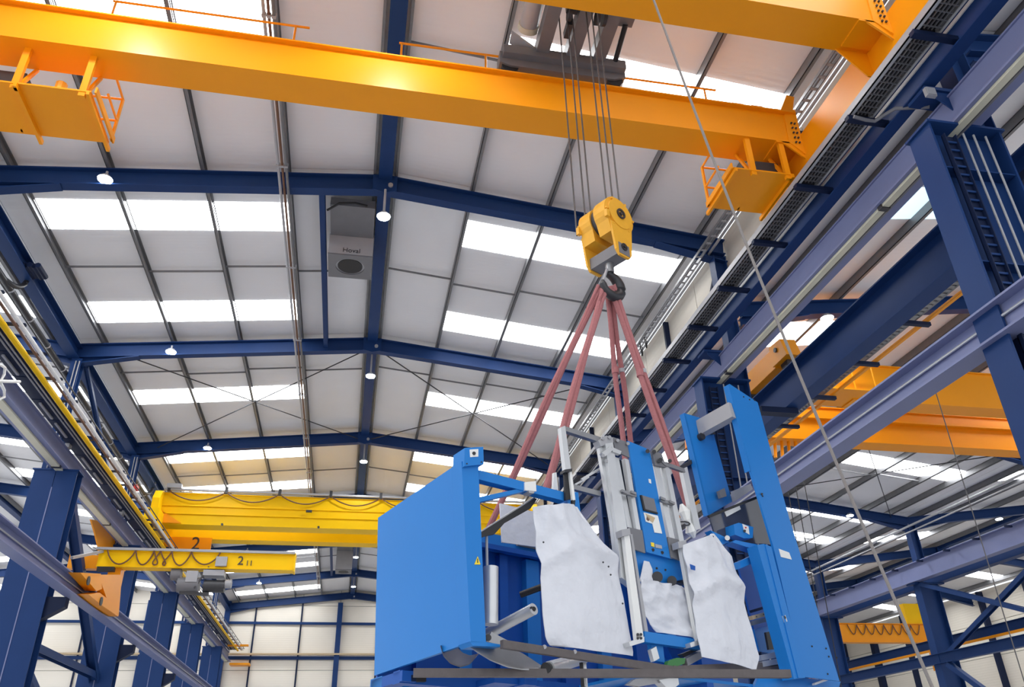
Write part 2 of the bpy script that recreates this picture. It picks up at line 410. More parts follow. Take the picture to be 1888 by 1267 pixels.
# ================================================================ columns
def twin_column(x0, x1, y, ztop, label):
    t = thing('steel_column', ((x0+x1)/2, y, 0), label, 'column')
    xm = (x0+x1)/2; d = .26
    for a, b in ((x0, xm-.008), (xm+.008, x1)):
        mb = MB(); c = (a+b)/2
        mb.box(a, b, y-d, y-d+.03, 0, ztop); mb.box(a, b, y+d-.03, y+d, 0, ztop); mb.box(c-.012, c+.012, y-d+.03, y+d-.03, 0, ztop)
        part('shaft', mb, navy, t)
    sm = MB(); sm.box(xm-.014, xm+.014, y-d-.012, y-d+.012, 0, ztop-.5); part('weld_seam', sm, litblue, t)
    mb = MB(); mb.box(x0-.04, x1+.04, y-d-.03, y+d+.03, ztop, ztop+.04); part('cap_plate', mb, navy, t)
    return t
NM = ['', 'first', 'nearest', 'second', 'third', 'fourth', 'fifth']
LW = {1: 'left of the picture, nearest the camera', 2: 'at the lower left corner', 3: 'behind the jib post', 4: 'third back along the left crane track', 5: 'fourth back along the left crane track', 6: 'last before the far end wall'}
for i in range(1, 7):
    twin_column(-9.18, -8.02, FR[i], 9.81, 'navy twin-shaft crane column ' + LW[i])
    t = thing('upper_column', (-8.78, FR[i], 9.9), 'slim navy roof post standing over the crane column ' + LW[i], 'column')
    mb = MB(); mb.ibar((-8.9, FR[i], 9.9), (-8.9, FR[i], 13.5), .3, .3, .02, .014, upv=(0, 1, 0)); part('shaft', mb, navy, t)
    for k in range(2):
        c = MB(); c.tube((-8.9+.1*k, FR[i]-.17, 9.9), (-8.9+.1*k, FR[i]-.17, 13.4), .018, 8); part('conduit', c, lgrey, t)
RW = ['rising at the upper right edge', 'behind the blue machine', 'second back along the right crane track', 'third back along the right crane track', 'fourth back along the right crane track', 'fifth back along the right crane track', 'last on the right before the end wall']
for i, y in enumerate(FR):
    t = thing('steel_column', (8.3, y, 0), 'navy plate column ' + RW[i], 'column')
    mb = MB(); mb.box(7.70, 7.735, y-.22, y+.22, 0, 9.81); mb.box(8.865, 8.9, y-.22, y+.22, 0, 9.81); mb.box(7.735, 8.865, y-.012, y+.012, 0, 9.81)
    part('shaft', mb, navy if i else litblue, t) if False else part('shaft', mb, navy, t)
    mb = MB()
    for z in (2.5, 5.0, 7.4, 9.0): mb.box(7.735, 8.865, y-.2, y+.2, z, z+.02)
    part('stiffener', mb, navy, t)
    mb = MB(); mb.box(7.66, 8.94, y-.26, y+.26, 9.81, 9.85); part('cap_plate', mb, navy, t)
    if i < 3:
        tr = MB(); tr.box(7.86, 8.06, y-.2, y-.19, .5, 9.6); tr.box(7.86, 7.875, y-.26, y-.19, .5, 9.6); tr.box(8.045, 8.06, y-.26, y-.19, .5, 9.6)
        tro = part('cable_ladder', tr, navyd, t)
        rg = MB()
        for k in range(60): rg.box(7.875, 8.045, y-.235, y-.215, .6+k*.15, .63+k*.15)
        part('rung', rg, navy, tro, kind='stuff')
        for x in (8.25, 8.42, 8.62):
            c = MB(); c.tube((x, y-.2, .3), (x, y-.2, 9.7), .016, 8); part('conduit', c, lgrey, t, True)
    t = thing('upper_column', (8.78, y, 9.9), 'slim navy roof post over the plate column ' + RW[i], 'column')
    mb = MB(); mb.ibar((8.78, y, 9.9), (8.78, y, 13.5), .34, .3, .02, .014, upv=(1, 0, 0)); part('shaft', mb, navy, t)
    mb = MB(); mb.prism([(8.6, y-.16, 10.6), (8.0, y-.16, 10.62), (8.0, y-.16, 10.5), (8.6, y-.16, 9.95)], (0, .02, 0)); mb.box(7.9, 8.6, y-.2, y+.2, 10.56, 10.62); part('bracket_plate', mb, navy, t)
t = thing('junction_box', (8.1, 7.1, 10.35), 'small pale junction box under the near end of the right walkway', 'box')
mb = MB(); mb.box(7.86, 8.02, 7.14, 7.2, 10.38, 10.54); bx = part('body', mb, lgrey, t); mb = MB(); mb.box(7.87, 8.01, 7.125, 7.14, 10.39, 10.53); part('lid', mb, lgrey, bx)

# bracing between the left columns
for a, b, s, l in [((-8.6, 25.4, 9.5), (-8.6, 32.2, 5.1), .30, 'broad navy diagonal brace falling behind the nearest left column'),
                ((-8.6, 24.4, 5.24), (-8.6, 32.2, 5.24), .26, 'blue-grey horizontal tie low between the left columns'),
                ((-8.72, 24.35, 13.4), (-8.72, 31.0, 10.55), .14, 'slim navy strut falling from the left roof knee'),
                ((-8.6, 24.4, 5.0), (-8.6, 31.9, 2.2), .24, 'navy diagonal brace at the bottom of the left columns')]:
    mb = MB(); mb.ibar(a, b, s, s*.8, .02, .014, upv=(1, 0, 0)); solo('brace', mb, navy, l, 'brace')

# ================================================================ crane tracks along both sides of the main hall
def y_member(mb, x0, x1, z0, z1, ya=3.0, yb=64.6): return mb.box(x0, x1, ya, yb, z0, z1)
# right lower track beam
t = thing('track_beam', (8.33, 3, 9.85), 'blue-grey track beam with a cream power strip on the right column heads', 'track beam')
mb = MB(); y_member(mb, 8.10, 8.56, 9.852, 9.885); y_member(mb, 8.30, 8.34, 9.885, 10.47); y_member(mb, 8.27, 8.40, 10.47, 10.5); part('girder', mb, litblue, t)
for i in range(10):
    ya = 3+i*6.1
    mb = MB(); mb.box(8.17, 8.29, ya, ya+6.02, 9.80, 9.85); ps = part('power_strip', mb, creamc, t)
    mb = MB(); mb.box(8.15, 8.31, ya+6.0, ya+6.1, 9.78, 9.852); part('joint_clamp', mb, dark, ps)
mb = MB(); y_member(mb, 8.31, 8.34, 9.79, 9.83); part('return_wire', mb, grey, t)
# right runway girder with walkway
t = thing('runway_girder', (8.0, 3, 10.65), 'navy runway girder carrying the orange crane along the right wall', 'runway girder')
mb = MB(); y_member(mb, 7.89, 8.11, 10.65, 10.675); y_member(mb, 7.985, 8.015, 10.675, 11.07); y_member(mb, 7.87, 8.13, 11.07, 11.1); part('girder', mb, navy, t)
mb = MB(); y_member(mb, 7.965, 8.035, 11.1, 11.17); part('crane_rail', mb, steel, t)
t = thing('walkway', (7.6, 3, 10.8), 'grated service walkway on brackets below the right end of the orange crane', 'walkway')
mb = MB(); y_member(mb, 7.29, 7.31, 10.84, 10.98); y_member(mb, 7.29, 7.36, 10.84, 10.855); part('edge_channel', mb, lgrey, t)
mb = MB(); y_member(mb, 7.70, 7.73, 10.86, 10.95); y_member(mb, 7.80, 7.82, 10.86, 10.92); part('edge_channel', mb, lgrey, t)
BY = [3.13+i*1.678 for i in range(37)]
for i, y in enumerate(BY):
    mb = MB(); mb.box(7.26, 8.02, y-.05, y+.05, 10.76, 10.84); part('bracket', mb, navyd, t)
gm = MB()
for k in range(6): gm.box(7.38+k*.062, 7.388+k*.062, 0, 1.578, 10.87, 10.9)
for k in range(13): gm.box(7.36, 7.71, .02+k*.125, .03+k*.125, 10.87, 10.9)
mb = MB(); y_member(mb, 7.37, 7.71, 10.955, 10.97); part('deck_plate', mb, black, t)
gme = mesh_of('grating', gm, galv, Matrix.Identity(4), False)
for i, y in enumerate(BY[:-1]):
    o = piece('grating', gme, (0, y+.05, 0), t); o['kind'] = 'stuff'
mb = MB(); mb.path([(7.3, 8.05, 10.74), (7.5, 8.05, 10.70), (7.66, 8.05, 10.7), (7.76, 7.9, 10.72), (7.82, 7.75, 10.7), (8.2, 7.5, 10.55)], .03, 8); solo('cable_loop', mb, grey, 'grey cable bent under the near walkway bracket', 'cable', smooth=True)
# left lower track beam
t = thing('track_beam', (-8.52, 12, 9.85), 'blue-grey track beam with a cream power strip on the left column heads', 'track beam')
LY = dict(ya=12.0, yb=64.6)
mb = MB(); y_member(mb, -8.76, -8.27, 9.852, 9.885, **LY); y_member(mb, -8.54, -8.50, 9.885, 10.47, **LY); y_member(mb, -8.6, -8.44, 10.47, 10.5, **LY); part('girder', mb, litblue, t)
for i in range(9):
    ya = 12+i*5.8
    mb = MB(); mb.box(-8.63, -8.42, ya, ya+5.72, 9.80, 9.85); ps = part('power_strip', mb, creamc, t)
    mb = MB(); mb.box(-8.65, -8.40, ya+5.7, ya+5.8, 9.785, 9.852); part('joint_clamp', mb, dark, ps)
t = thing('runway_girder', (-8.3, 12, 10.7), 'navy runway girder of the left crane track with bolted brackets', 'runway girder')
mb = MB(); y_member(mb, -8.46, -8.2, 10.70, 10.72, **LY); y_member(mb, -8.34, -8.31, 10.72, 11.08, **LY); y_member(mb, -8.45, -8.19, 11.08, 11.1, **LY); part('girder', mb, navyd, t)
mb = MB(); y_member(mb, -8.36, -8.29, 11.1, 11.17, **LY); part('crane_rail', mb, steel, t)
mb = MB(); y_member(mb, -8.56, -7.93, 10.67, 10.698, **LY); part('deck_plate', mb, navyd, t)
for i in range(38):
    y = 14.1+i*1.35
    mb = MB(); mb.box(-8.55, -7.45, y-.045, y+.045, 10.66, 10.705); part('bracket', mb, navyd, t)
    if i % 3 != 1:
        mb = MB(); mb.box(-8.42, -8.36, y+.12, y+1.15, 10.62, 10.66); part('cover_strip', mb, lgrey, t)
    if i % 5 == 2:
        mb = MB(); mb.box(-8.56, -8.44, y+.3, y+.55, 10.54, 10.66); part('clip_box', mb, lgrey, t)
for x, z, r_, mm, nm, l in ((-7.86, 10.60, .070, yellow, 'handrail_tube', 'thick yellow tube running along the left crane track'),
     (-7.62, 10.62, .035, brown, 'conduit_pipe', 'dark red-brown pipe beside the yellow tube of the left track'),
     (-7.50, 10.62, .045, white, 'conduit_pipe', 'white pipe along the outer edge of the left crane track'),
     (-8.08, 10.64, .022, lgrey, 'conduit_pipe', 'thin pale pipe just under the yellow tube of the left track'),
     (-8.20, 10.66, .022, lgrey, 'conduit_pipe', 'thin pale pipe lowest along the left crane track'),
     (-7.42, 10.72, .02, dark, 'conduit_pipe', 'thin dark cable above the white pipe of the left track')):
    mb = MB(); mb.tube((x, 12, z), (x, 64.4, z), r_, 10); solo(nm, mb, mm, l, 'pipe', smooth=True)
mb = MB(); mb.box(-7.6, -7.42, 27.9, 28.2, 10.67, 10.82); solo('end_stop', mb, mat('red_paint', (.6, .02, .02), .4), 'small red stop block on the left crane track', 'stop block')
mb = MB(); mb.box(-8.3, -6.9, 64.2, 65.16, 9.60, 9.73); solo('end_bracket', mb, orange, 'orange bracket at the far end of the left crane track', 'bracket')
mb = MB(); mb.box(-8.3, -6.9, 62.0, 62.3, 10.56, 10.68); solo('end_bracket', mb, orange, 'orange cross bar near the far end of the left crane track', 'bracket')
# lower wall-crane tracks
for s, xa, xb, ya, lab in ((1, 7.6, 7.95, 2.5, 'blue-grey lower wall-crane track on the right columns'), (-1, -7.6, -7.25, 14.0, 'purple-grey lower wall-crane track on the left columns')):
    t = thing('lower_track', ((xa+xb)/2, ya, 6.3), lab, 'track beam')
    xm = (xa+xb)/2
    mb = MB(); mb.box(xa, xb, ya, 62, 6.30, 6.33); mb.box(xm-.015, xm+.015, ya, 62, 6.33, 6.72); mb.box(xa, xb, ya, 62, 6.72, 6.75); part('girder', mb, litblue, t)
    mb = MB(); mb.tube((xm-s*.05, ya, 6.56), (xm-s*.05, 62, 6.56), .02, 8); part('contact_rail', mb, alu if s > 0 else lgrey, t, True)
    for y in (FR if s > 0 else FR[2:]):
        mb = MB(); c0, c1 = (7.9, 8.0) if s > 0 else (-8.1, -7.55)
        mb.prism([(min(c0, c1), y-.15, 6.3), (max(c0, c1), y-.15, 6.3), (max(c0, c1), y-.15, 6.05), (min(c0, c1), y-.15, 5.7)] if s < 0 else [(c0, y-.15, 6.3), (c1, y-.15, 6.3), (c1, y-.15, 5.7), (c0, y-.15, 6.1)], (0, .3, 0))
        part('support_bracket', mb, navyd, t)

# white pipe bracket at the left picture edge
t = thing('pipe_bracket', at(5, 702, X=-7.6), 'white pipe bracket at the left edge above the left crane track', 'light')
a = at(-25, 702, X=-7.6); b = at(36, 704, X=-7.45)
mb = MB(); mb.tube(a, b, .035, 10); part('tube', mb, white, t, True)
mb = MB(); mb.path([at(2, 702, X=-7.6), at(8, 690, X=-7.6), at(9, 678, X=-7.6), at(0, 672, X=-7.6), at(-20, 668, X=-7.6)], .03, 8); part('bracket', mb, white, t, True)
mb = MB(); mb.path([at(0, 704, X=-7.6), at(8, 720, X=-7.6), at(8, 732, X=-7.6), at(-4, 738, X=-7.6), at(-20, 742, X=-7.65)], .03, 8); part('bracket', mb, white, t, True)
# ================================================================ lettering helper
def text_part(body, size, origin, xdir, ydir, material, parent, depth=.006, name='lettering'):
    cu = bpy.data.curves.new('txt', 'FONT'); cu.body = body; cu.size = size; cu.extrude = depth; cu.align_x = 'CENTER'; cu.align_y = 'CENTER'
    to = bpy.data.objects.new('txt', cu); COL.objects.link(to)
    bpy.context.view_layer.update()
    me = bpy.data.meshes.new_from_object(to.evaluated_get(bpy.context.evaluated_depsgraph_get()))
    bpy.data.objects.remove(to, do_unlink=True); bpy.data.curves.remove(cu)
    x = Vector(xdir).normalized(); y = Vector(ydir).normalized(); z = x.cross(y)
    M_ = Matrix.Identity(4)
    for i in range(3): M_[i][0] = x[i]; M_[i][1] = y[i]; M_[i][2] = z[i]; M_[i][3] = Vector(origin)[i]
    W = WM[parent.name]; me.transform(W.inverted() @ M_); me.materials.clear(); me.materials.append(material)
    o = bpy.data.objects.new(name, me); COL.objects.link(o); o.parent = parent; WM[o.name] = W
    return o
def bolts(pts, d, parent, r=.022, mm=None, name='bolt'):
    for p in pts:
        mb = MB(); mb.tube(p, Vector(p)+Vector(d), r, 6); part(name, mb, mm or dark, parent)

# ================================================================ near orange overhead crane
crane = thing('overhead_crane', (0, 8.85, 11.1), 'large orange double-girder overhead crane nearest the camera', 'crane')
def xgirder(yl, yr, wd, z0, z1, xa, xb, parent, paint, name='girder', lip=.09):
    mb = MB()
    def Y(x): return yl+(yr-yl)*(x-xa)/(xb-xa)
    def slab(dy0, dy1, za, zb, x0=xa, x1=xb):
        mb.add([(x0,Y(x0)+dy0,za),(x0,Y(x0)+dy1,za),(x0,Y(x0)+dy1,zb),(x0,Y(x0)+dy0,zb),(x1,Y(x1)+dy0,za),(x1,Y(x1)+dy1,za),(x1,Y(x1)+dy1,zb),(x1,Y(x1)+dy0,zb)],
               [(0,1,2,3),(7,6,5,4),(0,4,5,1),(1,5,6,2),(2,6,7,3),(3,7,4,0)])
    slab(0, wd, z0, z1)
    g = part(name, mb, paint, parent)
    mb = MB(); slab(-lip, wd+lip, z1, z1+.03); part('top_flange', mb, paint, g)
    mb = MB(); slab(-lip*.2, wd+lip*.2, z0-.03, z0); part('bottom_flange', mb, paint, g)
    mb = MB(); slab(.05, .12, z1+.03, z1+.09); part('trolley_rail', mb, steel if paint is not orange else orange, g)
    return g
g2 = xgirder(9.80, 9.98, .6, 12.03, 12.72, -8.0, 7.72, crane, orange)
g1 = xgirder(7.12, 7.24, .6, 12.03, 12.78, -8.0, 7.72, crane, orange)
for sx in (1, -1):
    x0, x1 = (7.72, 8.14) if sx > 0 else (-8.42, -8.0)
    mb = MB(); mb.box(x0, x1, 6.3, 11.2, 11.42, 12.2); tr = part('end_truck', mb, orange, crane)
    for ya, yb in ((5.75, 6.3), (11.2, 11.75)):
        mb = MB(); mb.prism([(x0+.06, ya, 11.22), (x0+.06, yb, 11.22), (x0+.06, yb, 12.1), (x0+.06, ya, 11.8)] if ya < 7 else [(x0+.06, ya, 11.22), (x0+.06, yb, 11.22), (x0+.06, yb, 11.8), (x0+.06, ya, 12.1)], (.3, 0, 0)); part('wheel_box', mb, orange, tr)
    for y in (6.0, 11.45):
        mb = MB(); xc = (x0+x1)/2; mb.tube((xc-.06, y, 11.33), (xc+.06, y, 11.33), .15, 16); part('wheel', mb, dark, tr, True)
    if sx > 0:
        for y0, gg in ((9.98, g2), (7.24, g1)):
            # splice plates with bolts and haunch brackets where girder meets truck
            mb = MB(); mb.prism([(7.45, y0-.03, 12.0), (7.72, y0-.05, 11.72), (7.74, y0-.05, 12.86), (7.5, y0-.03, 12.7)], (0, .03, 0)); sp = part('splice_plate', mb, orange, crane)
            bolts([(7.58+.07*(k % 2), y0-.05, 11.98+.12*(k//2)) for k in range(10)], (0, -.025, 0), sp, .02)
            mb = MB(); mb.prism([(7.3, y0-.02, 12.0), (7.74, y0-.02, 12.0), (7.74, y0-.02, 11.62)], (0, .03, 0)); mb.box(7.2, 7.74, y0-.02, y0+.5, 11.97, 12.0); part('haunch_bracket', mb, orange, crane)
            mb = MB(); mb.prism([(7.15, y0+.58, 12.0), (7.74, y0+.58, 12.0), (7.74, y0+.58, 11.45), (7.6, y0+.58, 11.45)], (0, .02, 0)); part('haunch_bracket', mb, orange, crane)
            mb = MB(); mb.prism([(7.45, y0+.02, 12.8), (7.72, y0+.02, 12.8), (7.86, y0+.02, 13.28), (7.70, y0+.02, 13.3)], (0, .34, 0)); part('buffer_plate', mb, orange, crane)
# handrails over the far girder
def rail_set(xa, xb, y, z0, z1, parent, paint, ends=True, r=.022):
    mb = MB(); mb.tube((xa, y, z1), (xb, y, z1), r, 8); part('handrail', mb, paint, parent, True)
    for x in ([xa+.05, xb-.25] if ends else []):
        mb = MB(); mb.tube((x, y, z0), (x, y, z1), r, 8); part('rail_post', mb, paint, parent, True)
rail_set(-4.9, -1.5, 10.5, 12.78, 13.93, crane, orange)
rail_set(.15, 2.05, 10.5, 12.78, 13.86, crane, orange)
rail_set(3.9, 6.5, 10.5, 12.78, 13.74, crane, orange)
for x in (5.3, 6.6, 7.0):
    mb = MB(); mb.box(x-.12, x+.12, 10.0, 10.1, 12.8, 12.9); part('rail_clip', mb, mat('red_paint', (.6, .02, .02), .4), crane)
# hanging service platforms
def platform(x0, x1, ribs, posts, rail_x, open_s):
    pl = MB(); pl.box(x0, x1, 9.98, 11.12, 11.2, 11.23); po = part('platform_floor', pl, orange, crane)
    for x in ribs:
        mb = MB(); mb.box(x-.025, x+.025, 9.95, 11.25, 11.12, 11.2); part('floor_rib', mb, orange, po)
    for x in posts:
        mb = MB(); mb.box(x-.05, x+.05, 9.99, 10.06, 11.12, 12.0); part('hanger', mb, orange, po)
        mb = MB(); mb.box(x-.05, x+.05, 10.9, 11.0, 11.2, 11.5) if False else mb.bar((x, 10.45, 12.0), (x, 10.1, 11.25), .05, .05); part('hanger', mb, orange, po)
    for z in (11.65, 12.15):
        mb = MB(); mb.tube((x0 if open_s < 0 else rail_x, 11.05, z), (x1 if open_s > 0 else rail_x, 11.05, z), .022, 8); part('handrail', mb, orange, po, True)
        mb = MB(); mb.tube((rail_x, 10.45, z), (rail_x, 11.05, z), .022, 8); part('handrail', mb, orange, po, True)
    for x in ([rail_x, (x0+x1)/2]):
        mb = MB(); mb.bar((x, 11.05, 11.2), (x, 11.05, 12.17), .07, .03, (1, 0, 0)); part('rail_post', mb, orange, po)
    mb = MB(); mb.box(min(rail_x, rail_x-.02*open_s), max(rail_x, rail_x-.02*open_s)+.01, 9.98, 11.12, 11.2, 11.32); part('toe_board', mb, orange, po)
    return po
pL = platform(-7.2, -4.55, (-5.62, -4.58, -6.7), (-5.65, -4.68), -4.5, -1)
pR = platform(6.22, 7.4, (6.25, 7.36), (6.62, 7.3), 6.2, 1)
mb = MB(); mb.box(6.9, 7.35, 10.3, 10.7, 11.3, 11.75); part('drive_motor', mb, dark, pR)
mb = MB(); mb.tube((6.72, 10.35, 11.4), (6.78, 10.35, 11.7), .07, 10); part('limit_switch', mb, lgrey, pR, True)
mb = MB(); mb.box(-6.1, -5.7, 10.3, 10.6, 11.3, 11.75); part('drive_motor', mb, dark, pL)
mb = MB(); mb.tube((-5.2, 10.4, 11.35), (-5.2, 10.4, 11.7), .09, 10); part('gear_motor', mb, hookyel, pL, True)

# ================================================================ trolley
tr = thing('crane_trolley', (3.1, 8.8, 12.81), 'grey hoist trolley riding on the girders of the near orange crane', 'trolley')
for y, s in ((10.0, 1), (7.35, -1)):
    mb = MB(); mb.prism([(1.95, y-.14, 13.0), (2.15, y-.14, 12.93), (4.1, y-.14, 12.93), (4.32, y-.14, 13.02), (4.32, y-.14, 13.22), (1.95, y-.14, 13.27)], (0, .28, 0)); ec = part('end_carriage', mb, grey, tr)
    for x in (2.15, 4.12):
        mb = MB(); mb.tube((x, y-.10, 12.97), (x, y+.06, 12.97), .155, 16); part('wheel', mb, black, ec, True)
for x in (2.72, 3.28, 3.78):
    mb = MB(); mb.box(x-.12, x+.12, 7.3, 10.05, 13.22, 13.5); part('cross_beam', mb, grey, tr)
mb = MB(); mb.box(2.0, 4.3, 9.72, 9.86, 13.1, 13.3); part('tie_beam', mb, grey, tr)
mb = MB(); mb.tube((2.42, 8.55, 13.62), (2.42, 9.45, 13.58), .17, 18); mt = part('hoist_motor', mb, lgrey, tr, True)
mb = MB(); mb.tube((2.42, 9.45, 13.58), (2.42, 9.56, 13.57), .19, 18); part('fan_cowl', mb, creamc, mt, True)
mb = MB(); mb.prism([(2.12, 9.55, 13.42), (2.6, 9.75, 13.3), (2.6, 9.95, 13.3), (2.12, 9.8, 13.42)], (0, 0, .06)); part('motor_tray', mb, lgrey, tr)
mb = MB(); mb.tube((2.4, 8.5, 13.75), (4.0, 8.5, 13.75), .24, 20); part('rope_drum', mb, dark, tr, True)
mb = MB(); mb.box(2.95, 3.15, 8.0, 8.9, 13.3, 13.9); part('gear_case', mb, dark, tr)
mb = MB(); mb.box(3.95, 4.25, 8.7, 9.15, 13.5, 13.75); bxg = part('brake_box', mb, grey, tr)
mb = MB(); mb.tube((4.05, 9.0, 13.75), (4.05, 9.0, 13.95), .06, 10); part('fitting', mb, lgrey, bxg, True)
mb = MB(); mb.tube((4.1, 9.95, 13.2), (4.12, 9.1, 13.5), .05, 12); part('strut', mb, black, tr, True)
mb = MB(); mb.tube((3.85, 9.9, 13.2), (3.9, 9.0, 13.5), .015, 8); part('thin_rod', mb, lgrey, tr)
mb = MB(); mb.path([(1.9, 9.2, 13.9), (2.1, 8.9, 13.65), (2.4, 8.75, 13.55), (2.8, 8.7, 13.65)], .035, 8); part('power_cable', mb, black, tr, True)
mb = MB(); mb.tube((2.66, 9.9, 13.18), (3.9, 9.9, 13.12), .02, 8); part('grab_bar', mb, lgrey, tr, True)
mb = MB(); mb.box(3.3, 3.45, 8.2, 9.7, 13.5, 13.62); mb.box(3.0, 3.1, 9.0, 9.3, 13.15, 13.3); part('sheave_bracket', mb, dark, tr)
for x in (3.0, 3.5, 3.62):
    mb = MB(); mb.tube((x-.03, 8.85, 13.25), (x+.03, 8.85, 13.25), .14, 14); part('upper_sheave', mb, dark, tr, True)

# ================================================================ hook block
HB = Vector((3.26, 8.85, 8.72)); ax = Vector((.50, -.866, 0)); sd = Vector((.866, .50, 0)); zz = Vector((0, 0, 1))
hb = thing('hook_block', (HB.x, HB.y, 7.3), 'yellow crane hook block with two round sheave housings above the pink slings', 'hook block')
def cheek(r, tail, wt, n=18, sq=.0):
    pts = []
    for k in range(n+1):
        a = radians(-35+250*k/n); pts.append((r*cos(a)*(1+sq), r*sin(a)))
    pts += [(-wt, -tail), (wt, -tail)]
    return pts
for s in (1, -1):
    o = HB+ax*(.17*s)
    r = .305 if s > 0 else .28
    mb = MB(); mb.prism([o-ax*(.12 if s > 0 else .10)+sd*x+zz*y for x, y in cheek(r, .36, .2)], ax*.22); hs = part('sheave_housing', mb, hookyel, hb)
    f = o+ax*(.10*s)
    mb = MB(); mb.tube(f, f+ax*(.035*s), r*.80, 24); cp = part('cover_disc', mb, hookyel, hs, True)
    mb = MB(); mb.pipe(f+ax*(.035*s), f+ax*(.055*s), .085, .055, 18); part('axle_ring', mb, dark, cp)
    mb = MB(); mb.tube(f+ax*(.035*s), f+ax*(.06*s), .03, 12); part('axle_bolt', mb, dark, cp)
    bolts([f+sd*(r*.9*cos(radians(a)))+zz*(r*.9*sin(radians(a))) for a in (60, 120, 180, 235, 305, 0)], ax*(.03*s), hs, .022, hookyel)
    mb = MB(); mb.prism([o+ax*(.09*s)+sd*x+zz*y for x, y in ((-.22, -.2), (.22, -.2), (.16, -.66), (.10, -.74), (-.10, -.74), (-.16, -.66))], ax*(.035*s)); pt = part('side_plate', mb, hookyel, hb)
    g_ = o+ax*(.125*s)+zz*(-.58)
    mb = MB(); mb.pipe(g_, g_+ax*(.02*s), .06, .035, 16); mb.tube(g_, g_+ax*(.03*s), .022, 8); part('pin', mb, dark, pt)
    mb = MB(); mb.bar(o+ax*(.11*s)+zz*(-.1)-sd*.24, o+ax*(.11*s)+zz*(-.1)-sd*.3, .05, .12); part('lug', mb, hookyel, hs)
mb = MB(); mb.tube(HB-ax*.06+zz*.0, HB+ax*.06, .25, 24); part('sheave', mb, dark, hb, True)
mb = MB(); mb.bar(HB-ax*.30+zz*(-.62), HB+ax*.30+zz*(-.62), .22, .18); part('crosshead', mb, grey, hb)
mb = MB(); mb.tube(HB+zz*(-.7), HB+zz*(-.86), .07, 14, .06); part('hook_shank', mb, steel, hb, True)
hc = HB+zz*(-1.07); pts = []; rr = []
pts.append(HB+zz*(-.82)); rr.append(.06)
for k in range(15):
    a = radians(105-292*k/14); q = .17
    pts.append(hc+sd*(q*cos(a)*1.05)+zz*(q*sin(a))); rr.append(.05+.035*sin(pi*min(1, k/12.))*(1 if k < 12 else .7) if k < 14 else .02)
mb = MB(); mb.path(pts, rr, 12); hk = part('hook', mb, dark, hb, True)
mb = MB(); mb.bar(HB+zz*(-.82)-sd*.06, hc-sd*.16+zz*.02, .04, .02); part('safety_latch', mb, lgrey, hb)

# ropes from trolley to block
for i, (p, y, l) in enumerate([((1063, 425), 9.08, 'leftmost'), ((1079, 402), 9.02, 'second from left'), ((1089, 392), 8.95, 'third from left'), ((1118, 372), 8.78, 'third from right'), ((1130, 374), 8.72, 'second from right'), ((1143, 384), 8.66, 'rightmost')]):
    q = at(p[0], p[1], Y=y)
    mb = MB(); mb.tube((q.x, q.y, q.z-.1), (q.x-.02, q.y-.02, 13.45), .0125, 6); solo('hoist_rope', mb, rope, 'steel hoist rope above the hook block, ' + l, 'rope', 'hoist ropes')
# loose guide rope
q0 = at(1198, -20, Y=7.0); q1 = at(1722, 1275, Y=7.0); pts = []
for k in range(25):
    t_ = k/24; p = q0.lerp(q1, t_); p.x -= .09*sin(pi*t_); pts.append(p)
mb = MB(); mb.path(pts+[Vector((5.45, 6.9, .05))], .017, 8); solo('guide_rope', mb, mat('grey_rope', (.24, .22, .21), .7, var=.2, scale=80), 'long slack grey guide rope slanting in front of the right crane track', 'rope', smooth=True)
mb = MB(); mb.tube((12.57, 14, 9.8), (12.5, 14, .05), .012, 6); solo('guide_rope', mb, rope, 'thin dark rope hanging in front of the orange crane in the right hall', 'rope')
for k, px_ in enumerate([(1440, 1465), (1455, 1478), (1470, 1497), (1487, 1515)]):
    a = at(px_[0], 905, Y=26); b = at(px_[1], 1100, Y=26)
    mb = MB(); mb.tube(a+Vector((0, 0, 1.1)), b-Vector((0, 0, 4)), .016, 6); solo('hanging_cable', mb, black, ['first', 'second', 'third', 'fourth'][k] + ' dark cable hanging just right of the tall blue plate', 'cable', 'cables right of the machine')

# ================================================================ far yellow crane
fc = thing('overhead_crane', (-3, 36.5, 11.17), 'bright yellow overhead crane across the far half of the hall', 'crane')
fg = xgirder(35.25, 35.2, .8, 11.6, 12.9, -8.3, 8.2, fc, yellow, lip=.06)
fg2 = xgirder(37.35, 37.3, .7, 11.55, 12.9, -8.3, 8.2, fc, yellow, lip=.06)
for z in (12.35, 12.0):
    mb = MB(); mb.box(-8.2, 8.2, 35.16, 35.24, z, z+.04); part('web_stiffener', mb, yellow, fg)
for sx in (-1, 1):
    x0, x1 = (-8.6, -8.05) if sx < 0 else (7.75, 8.3)
    mb = MB(); mb.box(x0, x1, 34.2, 39.0, 11.3, 11.95); et = part('end_truck', mb, yellow, fc)
    mb = MB(); mb.prism([(x0+.1, 34.6, 11.9), (x0+.1, 35.2, 11.9), (x0+.1, 35.2, 13.0), (x0+.1, 34.9, 12.9), (x0+.1, 34.6, 12.5)], (.3, 0, 0)); part('end_plate', mb, yellow, fc)
    for y in (34.5, 38.7):
        mb = MB(); mb.tube((x0+.2, y, 11.34), (x0+.35, y, 11.34), .17, 14); part('wheel', mb, dark, et, True)
mb = MB(); mb.prism([(-8.3, 35.16, 12.2), (-7.3, 35.16, 11.6), (-8.3, 35.16, 11.6)], (0, .05, 0)); part('corner_plate', mb, orange, fc)
mb = MB(); mb.box(-8.3, -6.3, 37.2, 37.32, 10.95, 11.55); part('under_plate', mb, orange, fc)
text_part('2', .8, (-6.95, 37.19, 11.25), (1, 0, 0), (0, 0, 1), dark, fc, .01)
